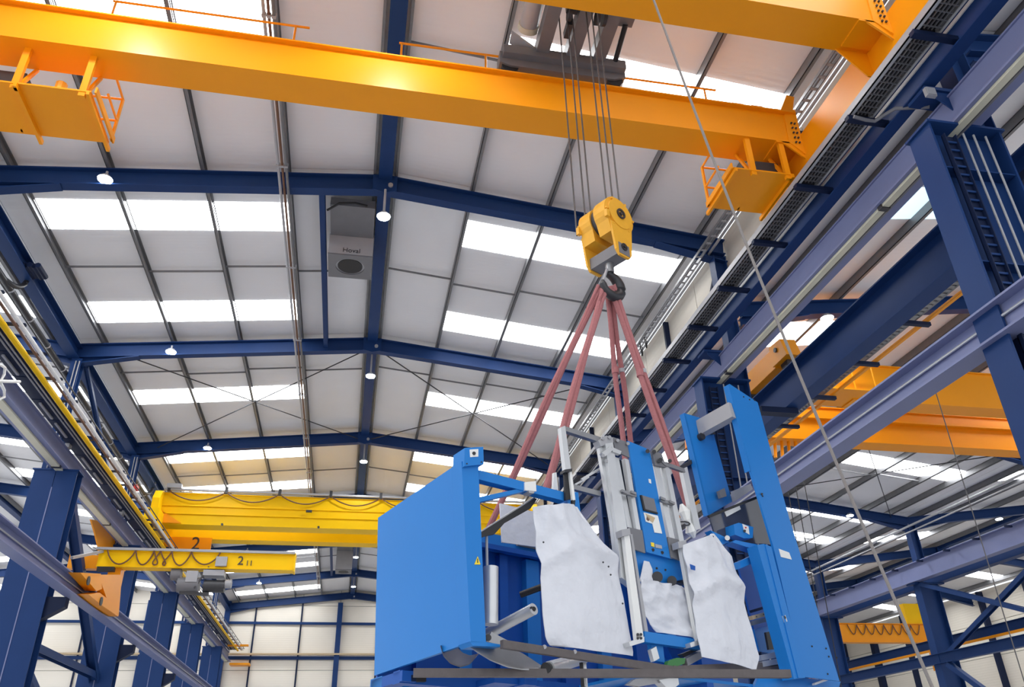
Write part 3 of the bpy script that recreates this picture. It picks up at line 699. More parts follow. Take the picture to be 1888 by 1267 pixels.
mb = MB(); mb.box(-8.2, 8.2, 35.0, 35.12, 12.98, 13.06); part('festoon_rail', mb, lgrey, fc)
mb = MB(); mb.box(-8.2, 8.2, 35.9, 35.98, 13.0, 13.12); part('festoon_rail', mb, lgrey, fc)
lx = [-8.0, -5.65, -3.4, -1.2, 1.0, 3.2, 5.4, 7.6]
for a, b in zip(lx, lx[1:]):
    mb = MB(); mb.path([(a+(b-a)*k/14, 35.02, 12.98-.42*sin(pi*k/14)**.8) for k in range(15)], .028, 6); fl_ = part('festoon_cable', mb, brown, fc, True)
    mb = MB(); mb.box(a-.06, a+.06, 34.98, 35.1, 12.92, 13.2); part('cable_carrier', mb, dark, fl_)
mb = MB(); mb.box(-8.1, -7.5, 34.9, 35.15, 13.06, 13.25); part('carrier_stack', mb, lgrey, fc)
for x in (-5.6, -1.6):
    mb = MB(); mb.tube((x, 34.9, 11.53), (x, 34.98, 11.53), .05, 10); part('sensor', mb, dark, fg)
mb = MB(); mb.box(-2.2, -1.95, 34.98, 35.06, 12.2, 12.3); part('sensor', mb, dark, fc)
# white duct fan standing above its left end
t = thing('blower', (-7.9, 37.0, 12.99), 'pale round blower on top of the far yellow crane near its left end', 'blower')
mb = MB(); mb.pipe((-8.3, 37.5, 13.35), (-7.5, 37.3, 13.35), .33, .28, 20); part('drum', mb, white, t, True)
mb = MB(); mb.tube((-8.2, 37.48, 13.35), (-7.6, 37.33, 13.35), .12, 12); part('hub', mb, lgrey, t, True)
mb = MB(); mb.box(-7.45, -7.25, 37.2, 37.4, 12.95, 13.6); part('motor', mb, lgrey, t)
mb = MB(); mb.box(-8.2, -7.6, 37.2, 37.6, 12.93, 13.06); part('foot', mb, lgrey, t)

# ================================================================ wall-travelling jib crane
jc = thing('jib_crane', (-7.3, 27.8, 6.75), 'yellow wall-travelling jib crane marked 211 on the lower left track', 'jib crane')
mb = MB(); mb.box(-8.0, -1.93, 27.45, 27.85, 7.96, 8.42); ar = part('arm', mb, yellow, jc)
mb = MB(); mb.box(-8.0, -1.93, 27.40, 27.90, 7.93, 7.965); mb.box(-8.0, -1.93, 27.40, 27.90, 8.42, 8.45); part('arm_flange', mb, yellow, ar)
mb = MB(); mb.box(-8.1, -1.93, 27.34, 27.42, 8.45, 8.53); part('festoon_rail', mb, lgrey, ar)
mb = MB(); mb.box(-1.95, -1.9, 27.40, 27.9, 7.9, 8.5); part('end_plate', mb, yellow, ar)
text_part('2', .40, (-3.64, 27.43, 8.2), (1, 0, 0), (0, 0, 1), dark, ar, .012)
text_part('11', .24, (-3.36, 27.43, 8.13), (1, 0, 0), (0, 0, 1), dark, ar, .012)
mb = MB(); mb.prism([at(x, y, X=-8.95) for x, y in [(168, 958), (192, 962), (250, 1012), (250, 1040), (186, 1040), (182, 1010), (176, 985)]], (-.05, 0, 0)); part('upper_post', mb, orange, jc)
mb = MB(); mb.box(-9.0, -7.3, 27.9, 28.2, 7.97, 8.4); part('link_beam', mb, orange, jc)
mb = MB(); mb.prism([at(x, y, X=-7.05) for x, y in [(182, 1060), (225, 1060), (219, 1135), (204, 1126)]], (-.2, 0, 0)); part('post_plate', mb, orange, jc)
mb = MB(); mb.box(-7.66, -7.28, 27.6, 28.0, 6.78, 8.0); part('post', mb, orange, jc)
for pl_ in ([(148, 1056), (186, 1058), (188, 1086), (178, 1090)], [(163, 1096), (184, 1093), (220, 1122), (218, 1137), (190, 1118)]):
    mb = MB(); mb.prism([at(x, y, X=-7.0) for x, y in pl_], (-.3, 0, 0)); ro = part('roller_bracket', mb, orange, jc)
    c = at((pl_[0][0]+pl_[2][0])/2-6, (pl_[0][1]+pl_[2][1])/2, X=-7.0)
    mb = MB(); mb.tube(c, c+Vector((.03, 0, 0)), .12, 12); part('roller', mb, dark, ro, True)
mb = MB(); mb.bar((-7.9, 27.4, 8.4), (-8.0, 25.0, 7.6), .08, .08); part('stay', mb, lgrey, jc)
mb = MB(); mb.box(-7.9, -7.4, 27.2, 27.4, 7.75, 7.88); part('nameplate_box', mb, black, jc)
sx_ = [-7.75, -6.9, -6.35, -6.15, -5.8, -5.2, -4.3]
for i, (a, b) in enumerate(zip(sx_, sx_[1:])):
    dp = .45 if i < 5 else .4
    mb = MB(); mb.path([(a+(b-a)*k/12+(.12*sin(2*pi*k/12) if i in (2, 3) else 0), 27.36+.015*(i % 2), 8.45-dp*sin(pi*k/12)**.7) for k in range(13)], .024, 6); part('festoon_cable', mb, brown, ar, True)
t = thing('chain_hoist', (-4.8, 27.65, 7.2), 'grey electric hoist hanging under the arm of the numbered jib crane', 'hoist')
mb = MB(); mb.box(-4.75, -4.1, 27.42, 27.9, 7.72, 7.9); part('travel_carriage', mb, lgrey, t)
mb = MB(); mb.box(-4.4, -4.05, 27.3, 27.42, 8.0, 8.3); part('control_box', mb, lgrey, t)
mb = MB(); mb.tube((-5.75, 27.65, 7.78), (-5.45, 27.65, 7.78), .2, 16); part('brake_drum', mb, grey, t, True)
mb = MB(); mb.tube((-5.5, 27.65, 7.45), (-4.85, 27.65, 7.45), .24, 16); part('hoist_body', mb, grey, t, True)
mb = MB(); mb.box(-5.25, -4.9, 27.4, 27.55, 7.5, 7.85); part('side_cover', mb, lgrey, t)
mb = MB(); mb.tube((-4.7, 27.65, 7.42), (-4.05, 27.65, 7.42), .2, 16); part('drum', mb, dark, t, True)
mb = MB(); mb.tube((-4.05, 27.65, 7.5), (-3.85, 27.65, 7.5), .14, 12); part('motor_cap', mb, lgrey, t, True)
mb = MB(); mb.bar((-4.95, 27.45, 7.3), (-4.6, 27.45, 8.0), .05, .05); mb.bar((-5.4, 27.6, 7.2), (-4.5, 27.6, 7.15), .1, .1); part('frame_bar', mb, dark, t)

# ================================================================ right hall: crane, track, columns
t = thing('runway_girder', (10.0, 3, 9.25), 'dark blue runway girder of the right hall seen through the gap', 'runway girder')
mb = MB(); mb.box(9.8, 10.2, 3, 62, 9.25, 9.28); mb.box(9.985, 10.015, 3, 62, 9.28, 10.12); mb.box(9.8, 10.2, 3, 62, 10.12, 10.15); part('girder', mb, navy, t)
mb = MB(); mb.box(9.965, 10.035, 3, 62, 10.15, 10.22); part('crane_rail', mb, steel, t)
for y in FR:
    mb = MB(); mb.box(9.16, 10.1, y-.12, y+.12, 9.1, 9.24); part('support_bracket', mb, navyd, t)
t = thing('walkway', (10.8, 3, 9.7), 'narrow grated walkway under the runway of the right hall', 'walkway')
mb = MB(); mb.box(10.42, 10.45, 3, 50, 9.74, 9.86); part('edge_channel', mb, lgrey, t)
mb = MB(); mb.box(10.98, 11.02, 3, 50, 9.74, 9.84); part('edge_channel', mb, galv, t)
mb = MB(); mb.box(11.18, 11.26, 3, 50, 9.70, 9.76); part('contact_rail', mb, orange, t)
for i in range(26):
    y = 3.2+i*1.8
    mb = MB(); mb.box(10.15, 11.3, y-.05, y+.05, 9.62, 9.70); part('bracket', mb, navyd, t)
g3 = MB()
for k in range(5): g3.box(10.48+k*.1, 10.49+k*.1, 0, 1.7, 9.75, 9.78)
for k in range(12): g3.box(10.45, 10.98, .05+k*.14, .06+k*.14, 9.75, 9.78)
gme3 = mesh_of('grating', g3, galv, Matrix.Identity(4), False)
for i in range(25):
    o = piece('grating', gme3, (0, 3.25+i*1.8, 0), t); o['kind'] = 'stuff'
bc = thing('overhead_crane', (17, 19.5, 10.22), 'orange overhead crane in the right hall behind the blue steel columns', 'crane')
xgirder(16.9, 16.9, .55, 10.25, 11.25, 12.6, 24.4, bc, orange, lip=.06)
mb = MB(); mb.prism([(10.3, 16.9, 10.27), (12.6, 16.9, 10.25), (12.6, 16.9, 11.25), (10.3, 16.9, 10.8)], (0, .55, 0)); part('girder_end', mb, orange, bc)
bg2 = xgirder(19.65, 19.65, .55, 10.25, 11.25, 11.3, 24.4, bc, orange, lip=.06)
mb = MB(); mb.box(11.3, 24.4, 19.5, 19.66, 10.86, 10.94); part('web_rail', mb, orange, bg2)
mb = MB(); mb.box(9.82, 10.3, 15.75, 17.7, 10.36, 10.88); et = part('end_truck', mb, orange, bc)
for y in (15.5, 17.4):
    mb = MB(); mb.tube((9.92, y, 10.38), (10.08, y, 10.38), .16, 14); part('wheel', mb, dark, et, True)
mb = MB(); mb.prism([(9.78, 15.1, 10.4), (9.78, 15.8, 10.4), (9.78, 15.8, 10.95), (9.78, 15.25, 10.9)], (.4, 0, 0)); part('wheel_box', mb, orange, et)
mb = MB(); mb.tube((9.74, 15.5, 10.72), (9.8, 15.5, 10.72), .06, 12); part('buffer', mb, dark, et, True)
for i in range(6):
    mb = MB(); x = 10.6+i*.22; mb.tube((x+1.0, 19.9, 9.7), (x+1.08, 19.9, 10.25), .05, 8); part('hanging_plug', mb, orange, bc, True)
mb = MB(); mb.box(11.2, 13.0, 16.4, 16.9, 10.25, 10.29); mp_ = part('platform_floor', mb, orange, bc)
for x in (11.2, 11.8, 12.4, 13.0):
    mb = MB(); mb.tube((x, 16.42, 10.29), (x, 16.42, 11.0), .02, 6); part('rail_post', mb, orange, mp_)
mb = MB(); mb.tube((11.2, 16.42, 11.0), (13, 16.42, 11.0), .02, 6); part('handrail', mb, orange, mp_)
t = thing('alarm_box', (8.9, 7.1, 6.2), 'pale square alarm box on the column at the right edge', 'box')
mb = MB(); c = at(1858, 702, X=8.0); mb.box(c.x-.10, c.x+.10, c.y-.09, c.y+.09, c.z-.11, c.z+.11); bo = part('body', mb, white, t)
mb = MB(); mb.box(c.x+.10, c.x+.3, c.y-.03, c.y+.25, c.z-.04, c.z+.04); part('arm', mb, dark, t)
# column line beyond the right hall
CW = ['first', 'second', 'third', 'fourth', 'fifth']
CL = {1: 'at the right edge beyond the orange crane', 2: 'with crossed braces at lower right', 3: 'just right of the tall blue plate', 4: 'next behind the small orange crane', 5: 'farthest in the right column row'}
for i in (1, 2, 3, 4, 5):
    y = FR[i]+ (0 if i != 0 else 0)
    t = thing('steel_column', (25.4, y, 0), 'navy column of the right hall, ' + {1: CL[1], 2: 'out at the right edge', 3: CL[2], 4: CL[3], 5: CL[5]}[i], 'column')
    mb = MB(); mb.ibar((25.45, y, 0), (25.45, y, 9.0), .95, .45, .03, .02, upv=(1, 0, 0)); part('shaft', mb, navy, t)
    mb = MB(); mb.ibar((25.45, y, 9.9), (25.45, y, 11.7), .4, .35, .03, .02, upv=(1, 0, 0)); part('upper_shaft', mb, navy, t)
    mb = MB(); mb.box(24.7, 26.2, y-.3, y+.3, 9.0, 9.06); part('cap_plate', mb, navy, t)
for x, l in ((24.85, 'near'), (26.1, 'far')):
    t = thing('runway_girder', (x, 14, 9.06), l + ' navy runway girder on the outer right column row', 'runway girder')
    mb = MB(); mb.box(x-.2, x+.2, 14, 56, 9.07, 9.1); mb.box(x-.015, x+.015, 14, 56, 9.1, 9.84); mb.box(x-.2, x+.2, 14, 56, 9.84, 9.87); part('girder', mb, litblue if l == 'near' else navy, t)
    for k in range(23):
        mb = MB(); y = 15+k*1.8; s_ = 1 if l == 'near' else -1; mb.box(min(x-.5*s_, x-.2*s_), max(x-.5*s_, x-.2*s_), y-.04, y+.04, 9.72, 9.8); part('bracket', mb, navyd, t)
for a, b, s_, l in [((24.9, 24.4, 5.9), (24.9, 32.2, 9.0), .22, 'rising towards the camera'), ((24.9, 32.2, 5.9), (24.9, 24.4, 9.0), .22, 'falling towards the camera')]:
    a = Vector((25.0, a[1], a[2])); b = Vector((25.0 if 'rising' in l else 25.24, b[1], b[2])); a.x = b.x
    mb = MB(); mb.ibar(a, b, s_, s_*.8, .02, .014, upv=(1, 0, 0)); solo('brace', mb, navy, 'blue diagonal brace of the cross at lower right, ' + l, 'brace')
mb = MB(); mb.ibar((25.0, 15, 5.85), (25.0, 56, 5.85), .4, .3, .02, .014); solo('tie_beam', mb, navy, 'long blue tie beam at the foot of the crossed braces', 'beam')
mb = MB(); mb.ibar((26.9, 15, 6.8), (26.9, 56, 6.8), .4, .3, .02, .014); tb = solo('tie_beam', mb, navy, 'blue tie beam with an orange contact strip at lower right', 'beam')
mb = MB(); mb.box(26.72, 26.8, 15, 56, 6.5, 6.6); part('contact_strip', mb, orange, tb)
mb = MB(); mb.bar((25.0, 31.8, 5.6), (25.0, 27.5, 2.5), .22, .22); solo('brace', mb, navy, 'blue brace falling below the crossed braces at the lower right', 'brace')
for z, y0, r_, l in ((11.3, 14, .05, 'upper'), (11.05, 14, .035, 'lower')):
    mb = MB(); mb.tube((24.4, y0, z), (24.4, 56, z), r_, 8); solo('conduit_pipe', mb, lgrey, l + ' pale pipe running under the outer right valley', 'pipe', smooth=True)
sc = thing('jib_crane', (31.5, 45, 8.4), 'small orange jib crane far away at lower right', 'jib crane')
mb = MB(); mb.box(26.32, 34.6, 44.8, 45.2, 8.45, 9.45); a_ = part('arm', mb, orange, sc)
mb = MB(); mb.box(26.32, 34.6, 44.7, 45.3, 8.41, 8.45); mb.box(26.32, 34.6, 44.7, 45.3, 9.45, 9.49); part('arm_flange', mb, orange, a_)
for k in range(8):
    mb = MB(); x = 29.1+k*.6; mb.path([(x+.6*j/8, 44.72, 9.4-.55*sin(pi*j/8)) for j in range(9)], .03, 5); part('festoon_cable', mb, brown, a_)
mb = MB(); mb.box(33.3, 34.8, 44.9, 45.4, 9.5, 10.7); part('hoist_cover', mb, yellow, sc)
mb = MB(); mb.box(34.6, 35.2, 44.6, 45.4, 6.9, 9.4); part('post', mb, orange, sc)

# ================================================================ ventilation units under the ridge
def vent(x0, x1, y0, y1, z0, z1, label, txt=True):
    t = thing('ventilation_unit', ((x0+x1)/2, (y0+y1)/2, z0), label, 'ventilation unit', 'roof ventilation units')
    xm, ym = (x0+x1)/2, (y0+y1)/2
    mb = MB(); mb.box(x0, x1, y0, y1, z0+.04, z1); bo = part('casing', mb, lgrey, t)
    mb = MB(); n = 32; sq = []
    for k in range(n):
        a = 2*pi*k/n; c, s = cos(a), sin(a); m_ = max(abs(c), abs(s)); sq.append((c/m_, s/m_))
    hx, hy = (x1-x0)/2, (y1-y0)/2; vs = []
    for zz_ in (z0, z0+.04):
        vs += [(xm+hx*a, ym+hy*b, zz_) for a, b in sq]; vs += [(xm+hx*.66*cos(2*pi*k/n), ym+hy*.68*sin(2*pi*k/n), zz_) for k in range(n)]
    fs = []
    for k in range(n):
        j = (k+1) % n
        fs += [(k, j, n+j, n+k), (2*n+k, 3*n+k, 3*n+j, 2*n+j), (k, 2*n+k, 2*n+j, j), (n+k, n+j, 3*n+j, 3*n+k)]
    mb.add(vs, fs); part('base_plate', mb, grey, bo)
    mb = MB(); mb.tube((xm, ym, z0+.02), (xm, ym, z0+.039), min(hx, hy)*.60, 28); part('outlet', mb, black, bo)
    mb = MB(); mb.box(x0+.02, x1-.02, y0-1.3, y0, z1-.04, z1+.2); part('hood', mb, grey, t)
    if txt: text_part('Hoval', .2, (xm+.02, y0-.004, z0+.16), (1, 0, 0), (0, 0, 1), dark, bo, .003)
    return t
vent(-1.25, -.08, 17.8, 18.9, 14.0, 14.66, 'large grey roof ventilation unit with a round outlet, nearest the camera')
vent(-1.1, -.08, 52.0, 53.2, 13.7, 14.95, 'small grey roof ventilation unit far off below the yellow crane', False)
for ya, yb, l in ((15.73, 24.1, 'beside the nearer roof ventilation unit'), (49.1, 57.4, 'beside the far roof ventilation unit')):
    mb = MB(); mb.ibar((-1.42, ya+.14, 14.6), (-1.42, yb-.14, 14.6), .24, .14, .015, .01); solo('hanger_beam', mb, navy, 'slim blue beam ' + l, 'beam')
mb = MB(); mb.path([(-1.3, 16.6, 14.5), (-1.0, 16.4, 14.6), (-.6, 16.35, 14.62), (-.3, 16.4, 14.6)], .03, 8); solo('cable_loop', mb, black, 'dark cable under the roof just above the ventilation unit', 'cable', smooth=True)
# ================================================================ the hanging blue machine (its own leaning frame: u across, v deep, w up)
MU = Vector((.916, .400, -.032)).normalized()
MV = Vector((-.401, .915, -.034)); MV = (MV-MU*MU.dot(MV)).normalized(); MW = MU.cross(MV)
MN = CAMP + ray(870, 1183).normalized()*7.5
def ml(u, v, w): return MN+MU*u+MV*v+MW*w
def mp(x, y, u=None, v=None, w=None):
    d = ray(x, y); n, k = (MU, u) if u is not None else (MV, v) if v is not None else (MW, w)
    return CAMP + d*((k-(CAMP-MN).dot(n))/d.dot(n))
def mpoly(pts, v, th, name, mm, parent, axis='v', **kw):
    q = [mp(x, y, **{axis: v}) for x, y in pts]
    mb = MB(); mb.prism(q, {'v': MV, 'u': MU, 'w': MW}[axis]*th); return part(name, mb, mm, parent, **kw)
def mbox(u0, u1, v0, v1, w0, w1, name, mm, parent, **kw):
    mb = MB(); mb.add([ml(u, v, w) for u in (u0, u1) for v in (v0, v1) for w in (w0, w1)], [(0,1,3,2),(4,6,7,5),(0,4,5,1),(2,3,7,6),(0,2,6,4),(1,5,7,3)])
    return part(name, mb, mm, parent, **kw)
def mbar(p, q, w_, h_, name, mm, parent, upv=None, **kw):
    mb = MB(); mb.bar(p, q, w_, h_, upv or MW); return part(name, mb, mm, parent, **kw)
def mtube(p, q, r, name, mm, parent, n=14, r2=None, **kw):
    mb = MB(); mb.tube(p, q, r, n, r2); return part(name, mb, mm, parent, True, **kw)
K = thing('packing_machine', ml(2.4, 1.0, -.15), 'big blue packing machine hanging from four pink slings', 'machine', basis=(MU, MV, MW))

# ---- left end: side panel, front post, control box
sp = mpoly([(697, 955), (851, 850), (869, 1184), (690, 1246)], 0, .035, 'side_panel', mblue, K, 'u')
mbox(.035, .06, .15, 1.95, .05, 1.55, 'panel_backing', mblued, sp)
po = mpoly([(851, 851), (882, 858), (896, 1184), (868, 1184)], -.02, .2, 'front_post', mblue, K)
mpoly([(866, 1183), (896, 1184), (926, 1189), (924, 1193), (872, 1191)], -.02, .2, 'foot_plate', mblue, po)
cb = mpoly([(857, 826), (891, 824), (892, 856), (856, 860)], -.06, .22, 'control_box', mblue, K)
mpoly([(866, 829), (882, 828), (882, 842), (867, 843)], -.064, .004, 'switch_label', white, cb)
mtube(mp(874, 836, v=-.075), mp(874, 836, v=-.064), .018, 'push_button', dark, cb)
for x, y in ((861, 855), (888, 852)): mtube(mp(x, y, v=-.068), mp(x, y, v=-.06), .008, 'screw', dark, cb, 6)
wt = mpoly([(875, 1041), (886, 1041), (881, 1026)], -.026, .006, 'warning_sign', warn, po)
mpoly([(880, 1038), (881.5, 1038), (881.5, 1030), (880, 1030)], -.028, .002, 'lightning_mark', black, wt)
for x, y in ((851, 1002), (852, 1168)):
    q = mp(x, y, u=-.002); mtube(q, q-MU*.008, .012, 'screw', dark, sp, 8)

# ---- back wall, upper rail and ribs
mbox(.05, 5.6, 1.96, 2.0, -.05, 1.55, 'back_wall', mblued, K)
for u, wd_ in ((.45, .12), (1.0, .16), (1.55, .12), (1.95, .2), (2.5, .12), (3.1, .16), (3.7, .14), (4.3, .16), (4.9, .12)):
    mbox(u, u+wd_, 1.86, 1.96, -.05, 1.5, 'wall_rib', mblue if wd_ > .15 else mblued, K)
mbox(.05, 5.6, 1.80, 2.0, 1.55, 1.72, 'top_rail', mblue, K)
mbox(.05, 2.6, 1.72, 1.80, 1.50, 1.56, 'rail_lip', mblued, K)
mbox(1.75, 2.3, 1.7, 1.78, 1.62, 1.72, 'timber_block', tanw, K)
# base frame
for v0, v1, nm, mm in ((1.75, 2.02, 'base_beam', mblue), (1.35, 1.5, 'base_beam', mblued)):
    mbox(.0, 4.5, v0, v1, -.16, -.04, nm, mm, K)
for u in (.0, 1.2, 2.35, 3.5, 4.3):
    mbox(u, u+.16, 1.3 if u < .5 else .9, 2.0, -.15, -.05, 'cross_beam', mblued, K)
mbox(.9, 3.5, 1.0, 1.5, -.14, -.08, 'belly_plate', mblued, K)
mbox(2.0, 4.7, .03, 1.3, -.12, -.09, 'belly_plate', mblue, K)
for u in (2.3, 2.95, 3.6, 4.2): mbox(u, u+.1, .03, 1.3, -.17, -.12, 'belly_rib', mblued, K)
rr_ = MB(); rr_.bar(mp(762, 1241, w=-.20), mp(1456, 1243, w=-.20), .07, .07, MW); part('lower_rail', rr_, rust, K)
mpoly([(758, 1245), (786, 1245), (786, 1257), (758, 1257)], 1.3, .06, 'rail_foot', black, K)
mbar(mp(925, 1188, v=-.12), mp(1240, 1236, v=-.12), .05, .07, 'front_rail', rust, K)
mbar(mp(1240, 1236, v=-.12), mp(1470, 1226, v=.2), .05, .08, 'front_rail', rust, K)
for x, y in ((1004, 1193), (1060, 1202)): mtube(mp(x, y, v=-.15), mp(x, y, v=-.11), .02, 'rail_bolt', lgrey, K, 8)
# chutes under the left end
def chute(a, b, r, t0, t1, name, mm):
    d = (b-a); ax_ = d.normalized(); s_ = ax_.cross(MW).normalized(); n_ = s_.cross(ax_)
    mb = MB(); mb.quadgrid(lambda i, j: a+d*j+s_*(r*cos(radians(t0+(t1-t0)*i)))+n_*(r*sin(radians(t0+(t1-t0)*i))), 12, 2, MW*.012)
    return part(name, mb, mm, K, True)
def ruled(A, va, B, vb, name, mm, n=18):
    def pl(P, t):
        s = t*(len(P)-1); i = min(int(s), len(P)-2); f = s-i; return (P[i][0]+(P[i+1][0]-P[i][0])*f, P[i][1]+(P[i+1][1]-P[i][1])*f)
    mb = MB(); mb.quadgrid(lambda i, j: mp(*pl(A, i), v=va)*(1-j)+mp(*pl(B, i), v=vb)*j, n, 4, MW*.012)
    return part(name, mb, mm, K, True)
ruled([(812, 1193), (817, 1210), (830, 1224), (848, 1231), (866, 1226), (877, 1213)], .5, [(838, 1184), (843, 1196), (853, 1206), (866, 1211), (880, 1208), (890, 1198)], 1.3, 'curved_chute', grey)
ruled([(862, 1190), (880, 1204), (905, 1219), (935, 1231), (965, 1236), (990, 1236)], .05, [(893, 1189), (915, 1190), (940, 1196), (965, 1208), (985, 1221), (1002, 1232)], .12, 'curved_chute', steel)
mpoly([(906, 1165), (930, 1178), (960, 1192), (930, 1194), (898, 1182)], .12, .02, 'chute_plate', steel, K)
# gas spring, lever, roller
mtube(mp(904, 1152, v=.25), mp(905, 1046, v=.25), .075, 'gas_spring', alu, K, 18)
mtube(mp(898, 1048, v=.25), mp(897, 985, v=.25), .014, 'spring_rod', lgrey, K, 8)
lv = mpoly([(886, 981), (985, 918), (990, 921), (978, 938), (930, 965), (912, 985), (897, 988), (886, 992)], .18, .03, 'lever_arm', black, K)
mpoly([(886, 979.5), (985, 916.5), (986, 918.5), (886, 982)], .17, .05, 'lever_edge', steel, lv)
rl = MB(); rl.pipe(mp(897, 1170, v=.6), mp(984, 1123, v=-.05), .055, .025, 18); ro = part('roller', rl, alu, K, True)
mtube(mp(984, 1123, v=-.055), mp(984, 1123, v=-.03), .022, 'roller_bore', black, ro)
mbar(mp(899, 1164, v=.55), mp(981, 1120, v=-.08), .016, .016, 'roller_slot', dark, ro)
mtube(mp(960, 1097, v=.9), mp(1000, 1082, v=.7), .035, 'dark_rod', black, K)
mtube(mp(900, 1176, v=.1), mp(900, 1176, v=.0), .03, 'pivot', dark, K)
# second roller under the left sheet
r2 = MB(); r2.tube(mp(1012, 1232, v=.0), mp(1075, 1214, v=.5), .06, 16); ro2 = part('roller', r2, alu, K, True)
mtube(mp(1006, 1232, v=-.02), mp(1012, 1232, v=.02), .05, 'roller_cap', black, ro2)
for x in (1073, 1076): mbar(mp(x, 1222, v=-.02), mp(x+3, 1267, v=-.02), .03, .04, 'hinge_strip', alu if x > 1074 else black, K)

# ---- left arm with brace and clamp
mpoly([(883, 867), (1042, 908), (1042, 924), (883, 884)], .04, .1, 'front_arm', mblue, K)
mpoly([(883, 917), (962, 900), (967, 906), (884, 926)], .05, .07, 'arm_brace', mblue, K)
cl = mpoly([(968, 889), (988, 887), (989, 906), (968, 904)], .02, .14, 'arm_clamp', white, K)
mpoly([(974, 904), (986, 906), (984, 910), (976, 909)], .02, .1, 'clamp_foot', lgrey, cl)
mpoly([(1044, 905), (1066, 908), (1074, 975), (1050, 960)], .08, .12, 'arm_bracket', mblue, K)
mpoly([(1021, 872), (1026, 871), (1029, 903), (1020, 903)], .25, .03, 'antenna_rod', white, K)
# ---- left light post with top bar
lp = mpoly([(1034, 788), (1042, 785), (1053, 866), (1043, 867)], -.04, .06, 'light_post', alu, K)
mpoly([(1041, 866), (1055, 864), (1055, 869), (1041, 871)], -.05, .08, 'post_collar', dark, lp)
mpoly([(1050, 869), (1054, 868), (1061, 922), (1056, 923)], -.03, .03, 'lower_tube', white, lp)
mpoly([(1055, 922), (1061, 922), (1060, 934), (1056, 936)], -.03, .03, 'post_tip', black, lp)
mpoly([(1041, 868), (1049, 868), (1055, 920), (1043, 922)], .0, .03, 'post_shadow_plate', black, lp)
mpoly([(1039, 864), (1042, 864), (1048, 898), (1043, 900)], .05, .02, 'side_tube', white, lp)
mpoly([(1042, 786), (1108, 806), (1106, 815), (1044, 795)], .0, .06, 'top_bar', steel, K)
mpoly([(1058, 893), (1108, 906), (1108, 915), (1058, 902)], .12, .05, 'mid_bar', steel, K)
mpoly([(1072, 882), (1110, 860), (1111, 864), (1074, 886)], .12, .02, 'wire_frame', alu, K)
mpoly([(1060, 892), (1086, 878), (1087, 881), (1062, 895)], .15, .02, 'wire_frame', alu, K)
# ---- aluminium towers left and right of the blue centre plate
for pts, v, th, mm, nm in [
    ([(1104, 822), (1113, 818), (1143, 960), (1150, 1060), (1140, 1060), (1128, 960)], .02, .05, alu, 'tower_profile'),
    ([(1116, 818), (1130, 816), (1156, 975), (1166, 1080), (1146, 1065), (1136, 970)], -.03, .09, alu, 'tower_profile'),
    ([(1132, 842), (1141, 845), (1166, 975), (1158, 976)], .05, .05, alu, 'tower_profile'),
    ([(1152, 845), (1159, 848), (1182, 982), (1174, 980)], .0, .06, alu, 'tower_profile'),
    ([(1206, 858), (1216, 862), (1246, 1000), (1236, 998)], .0, .06, alu, 'tower_profile'),
    ([(1219, 862), (1223, 862), (1252, 1000), (1248, 1000)], .02, .06, alu, 'tower_profile'),
    ([(1226, 860), (1234, 862), (1262, 1000), (1253, 1000)], -.02, .08, alu, 'tower_profile'),
    ([(1258, 866), (1267, 861), (1292, 975), (1282, 978)], -.02, .06, alu, 'tower_profile')]:
    mpoly(pts, v, th, nm, mm, K)
def strip(a0, a1, b0, b1, v, th, name, mm, parent):
    return mpoly([a0, a1, b1, b0], v, th, name, mm, parent)
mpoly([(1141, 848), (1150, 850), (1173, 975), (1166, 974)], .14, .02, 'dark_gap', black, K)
for x0, y0 in ((1146, 905), (1163, 907), (1217, 918), (1234, 925)):
    b_ = mbar(mp(x0, y0, v=-.05), mp(x0+9, y0+4, v=-.05), .025, .03, 'hinge', steel, K)
mbar(mp(1146, 907, v=-.03), mp(1172, 914, v=-.03), .03, .04, 'clamp_bar', steel, K)
mbar(mp(1217, 922, v=-.03), mp(1240, 930, v=-.03), .03, .04, 'clamp_bar', steel, K)
# corner castings on top
mpoly([(1103, 812), (1118, 803), (1130, 807), (1131, 816), (1108, 823)], -.02, .1, 'corner_casting', lgrey, K)
for x, y in ((1112, 808), (1124, 806), (1139, 812), (1158, 818), (1112, 840), (1118, 850)):
    mtube(mp(x, y, v=-.05), mp(x, y, v=-.01), .02, 'socket_bolt', lgrey, K, 8)
mpoly([(1110, 835), (1126, 822), (1130, 830), (1116, 842)], -.05, .05, 'corner_casting', alu, K)
mpoly([(1128, 824), (1146, 832), (1144, 838), (1130, 833)], -.05, .05, 'corner_casting', alu, K)
# gusset plates
mpoly([(1130, 806), (1156, 815), (1161, 844), (1135, 832)], -.01, .02, 'gusset_plate', grey, K)
mpoly([(1202, 832), (1220, 836), (1229, 862), (1208, 858)], -.03, .03, 'gusset_plate', grey, K)
mpoly([(1217, 848), (1262, 864), (1264, 871), (1226, 858)], -.04, .04, 'top_bar', steel, K)
for x, y in ((1194, 832), (1206, 833), (1216, 850), (1218, 848), (1235, 850)):
    mtube(mp(x, y, v=-.07), mp(x, y, v=-.03), .025, 'socket_bolt', dark, K, 8)
mpoly([(1158, 972), (1184, 978), (1190, 1020), (1166, 1012)], -.01, .02, 'gusset_plate', grey, K)
mpoly([(1231, 990), (1254, 996), (1261, 1036), (1237, 1028)], -.01, .02, 'gusset_plate', grey, K)
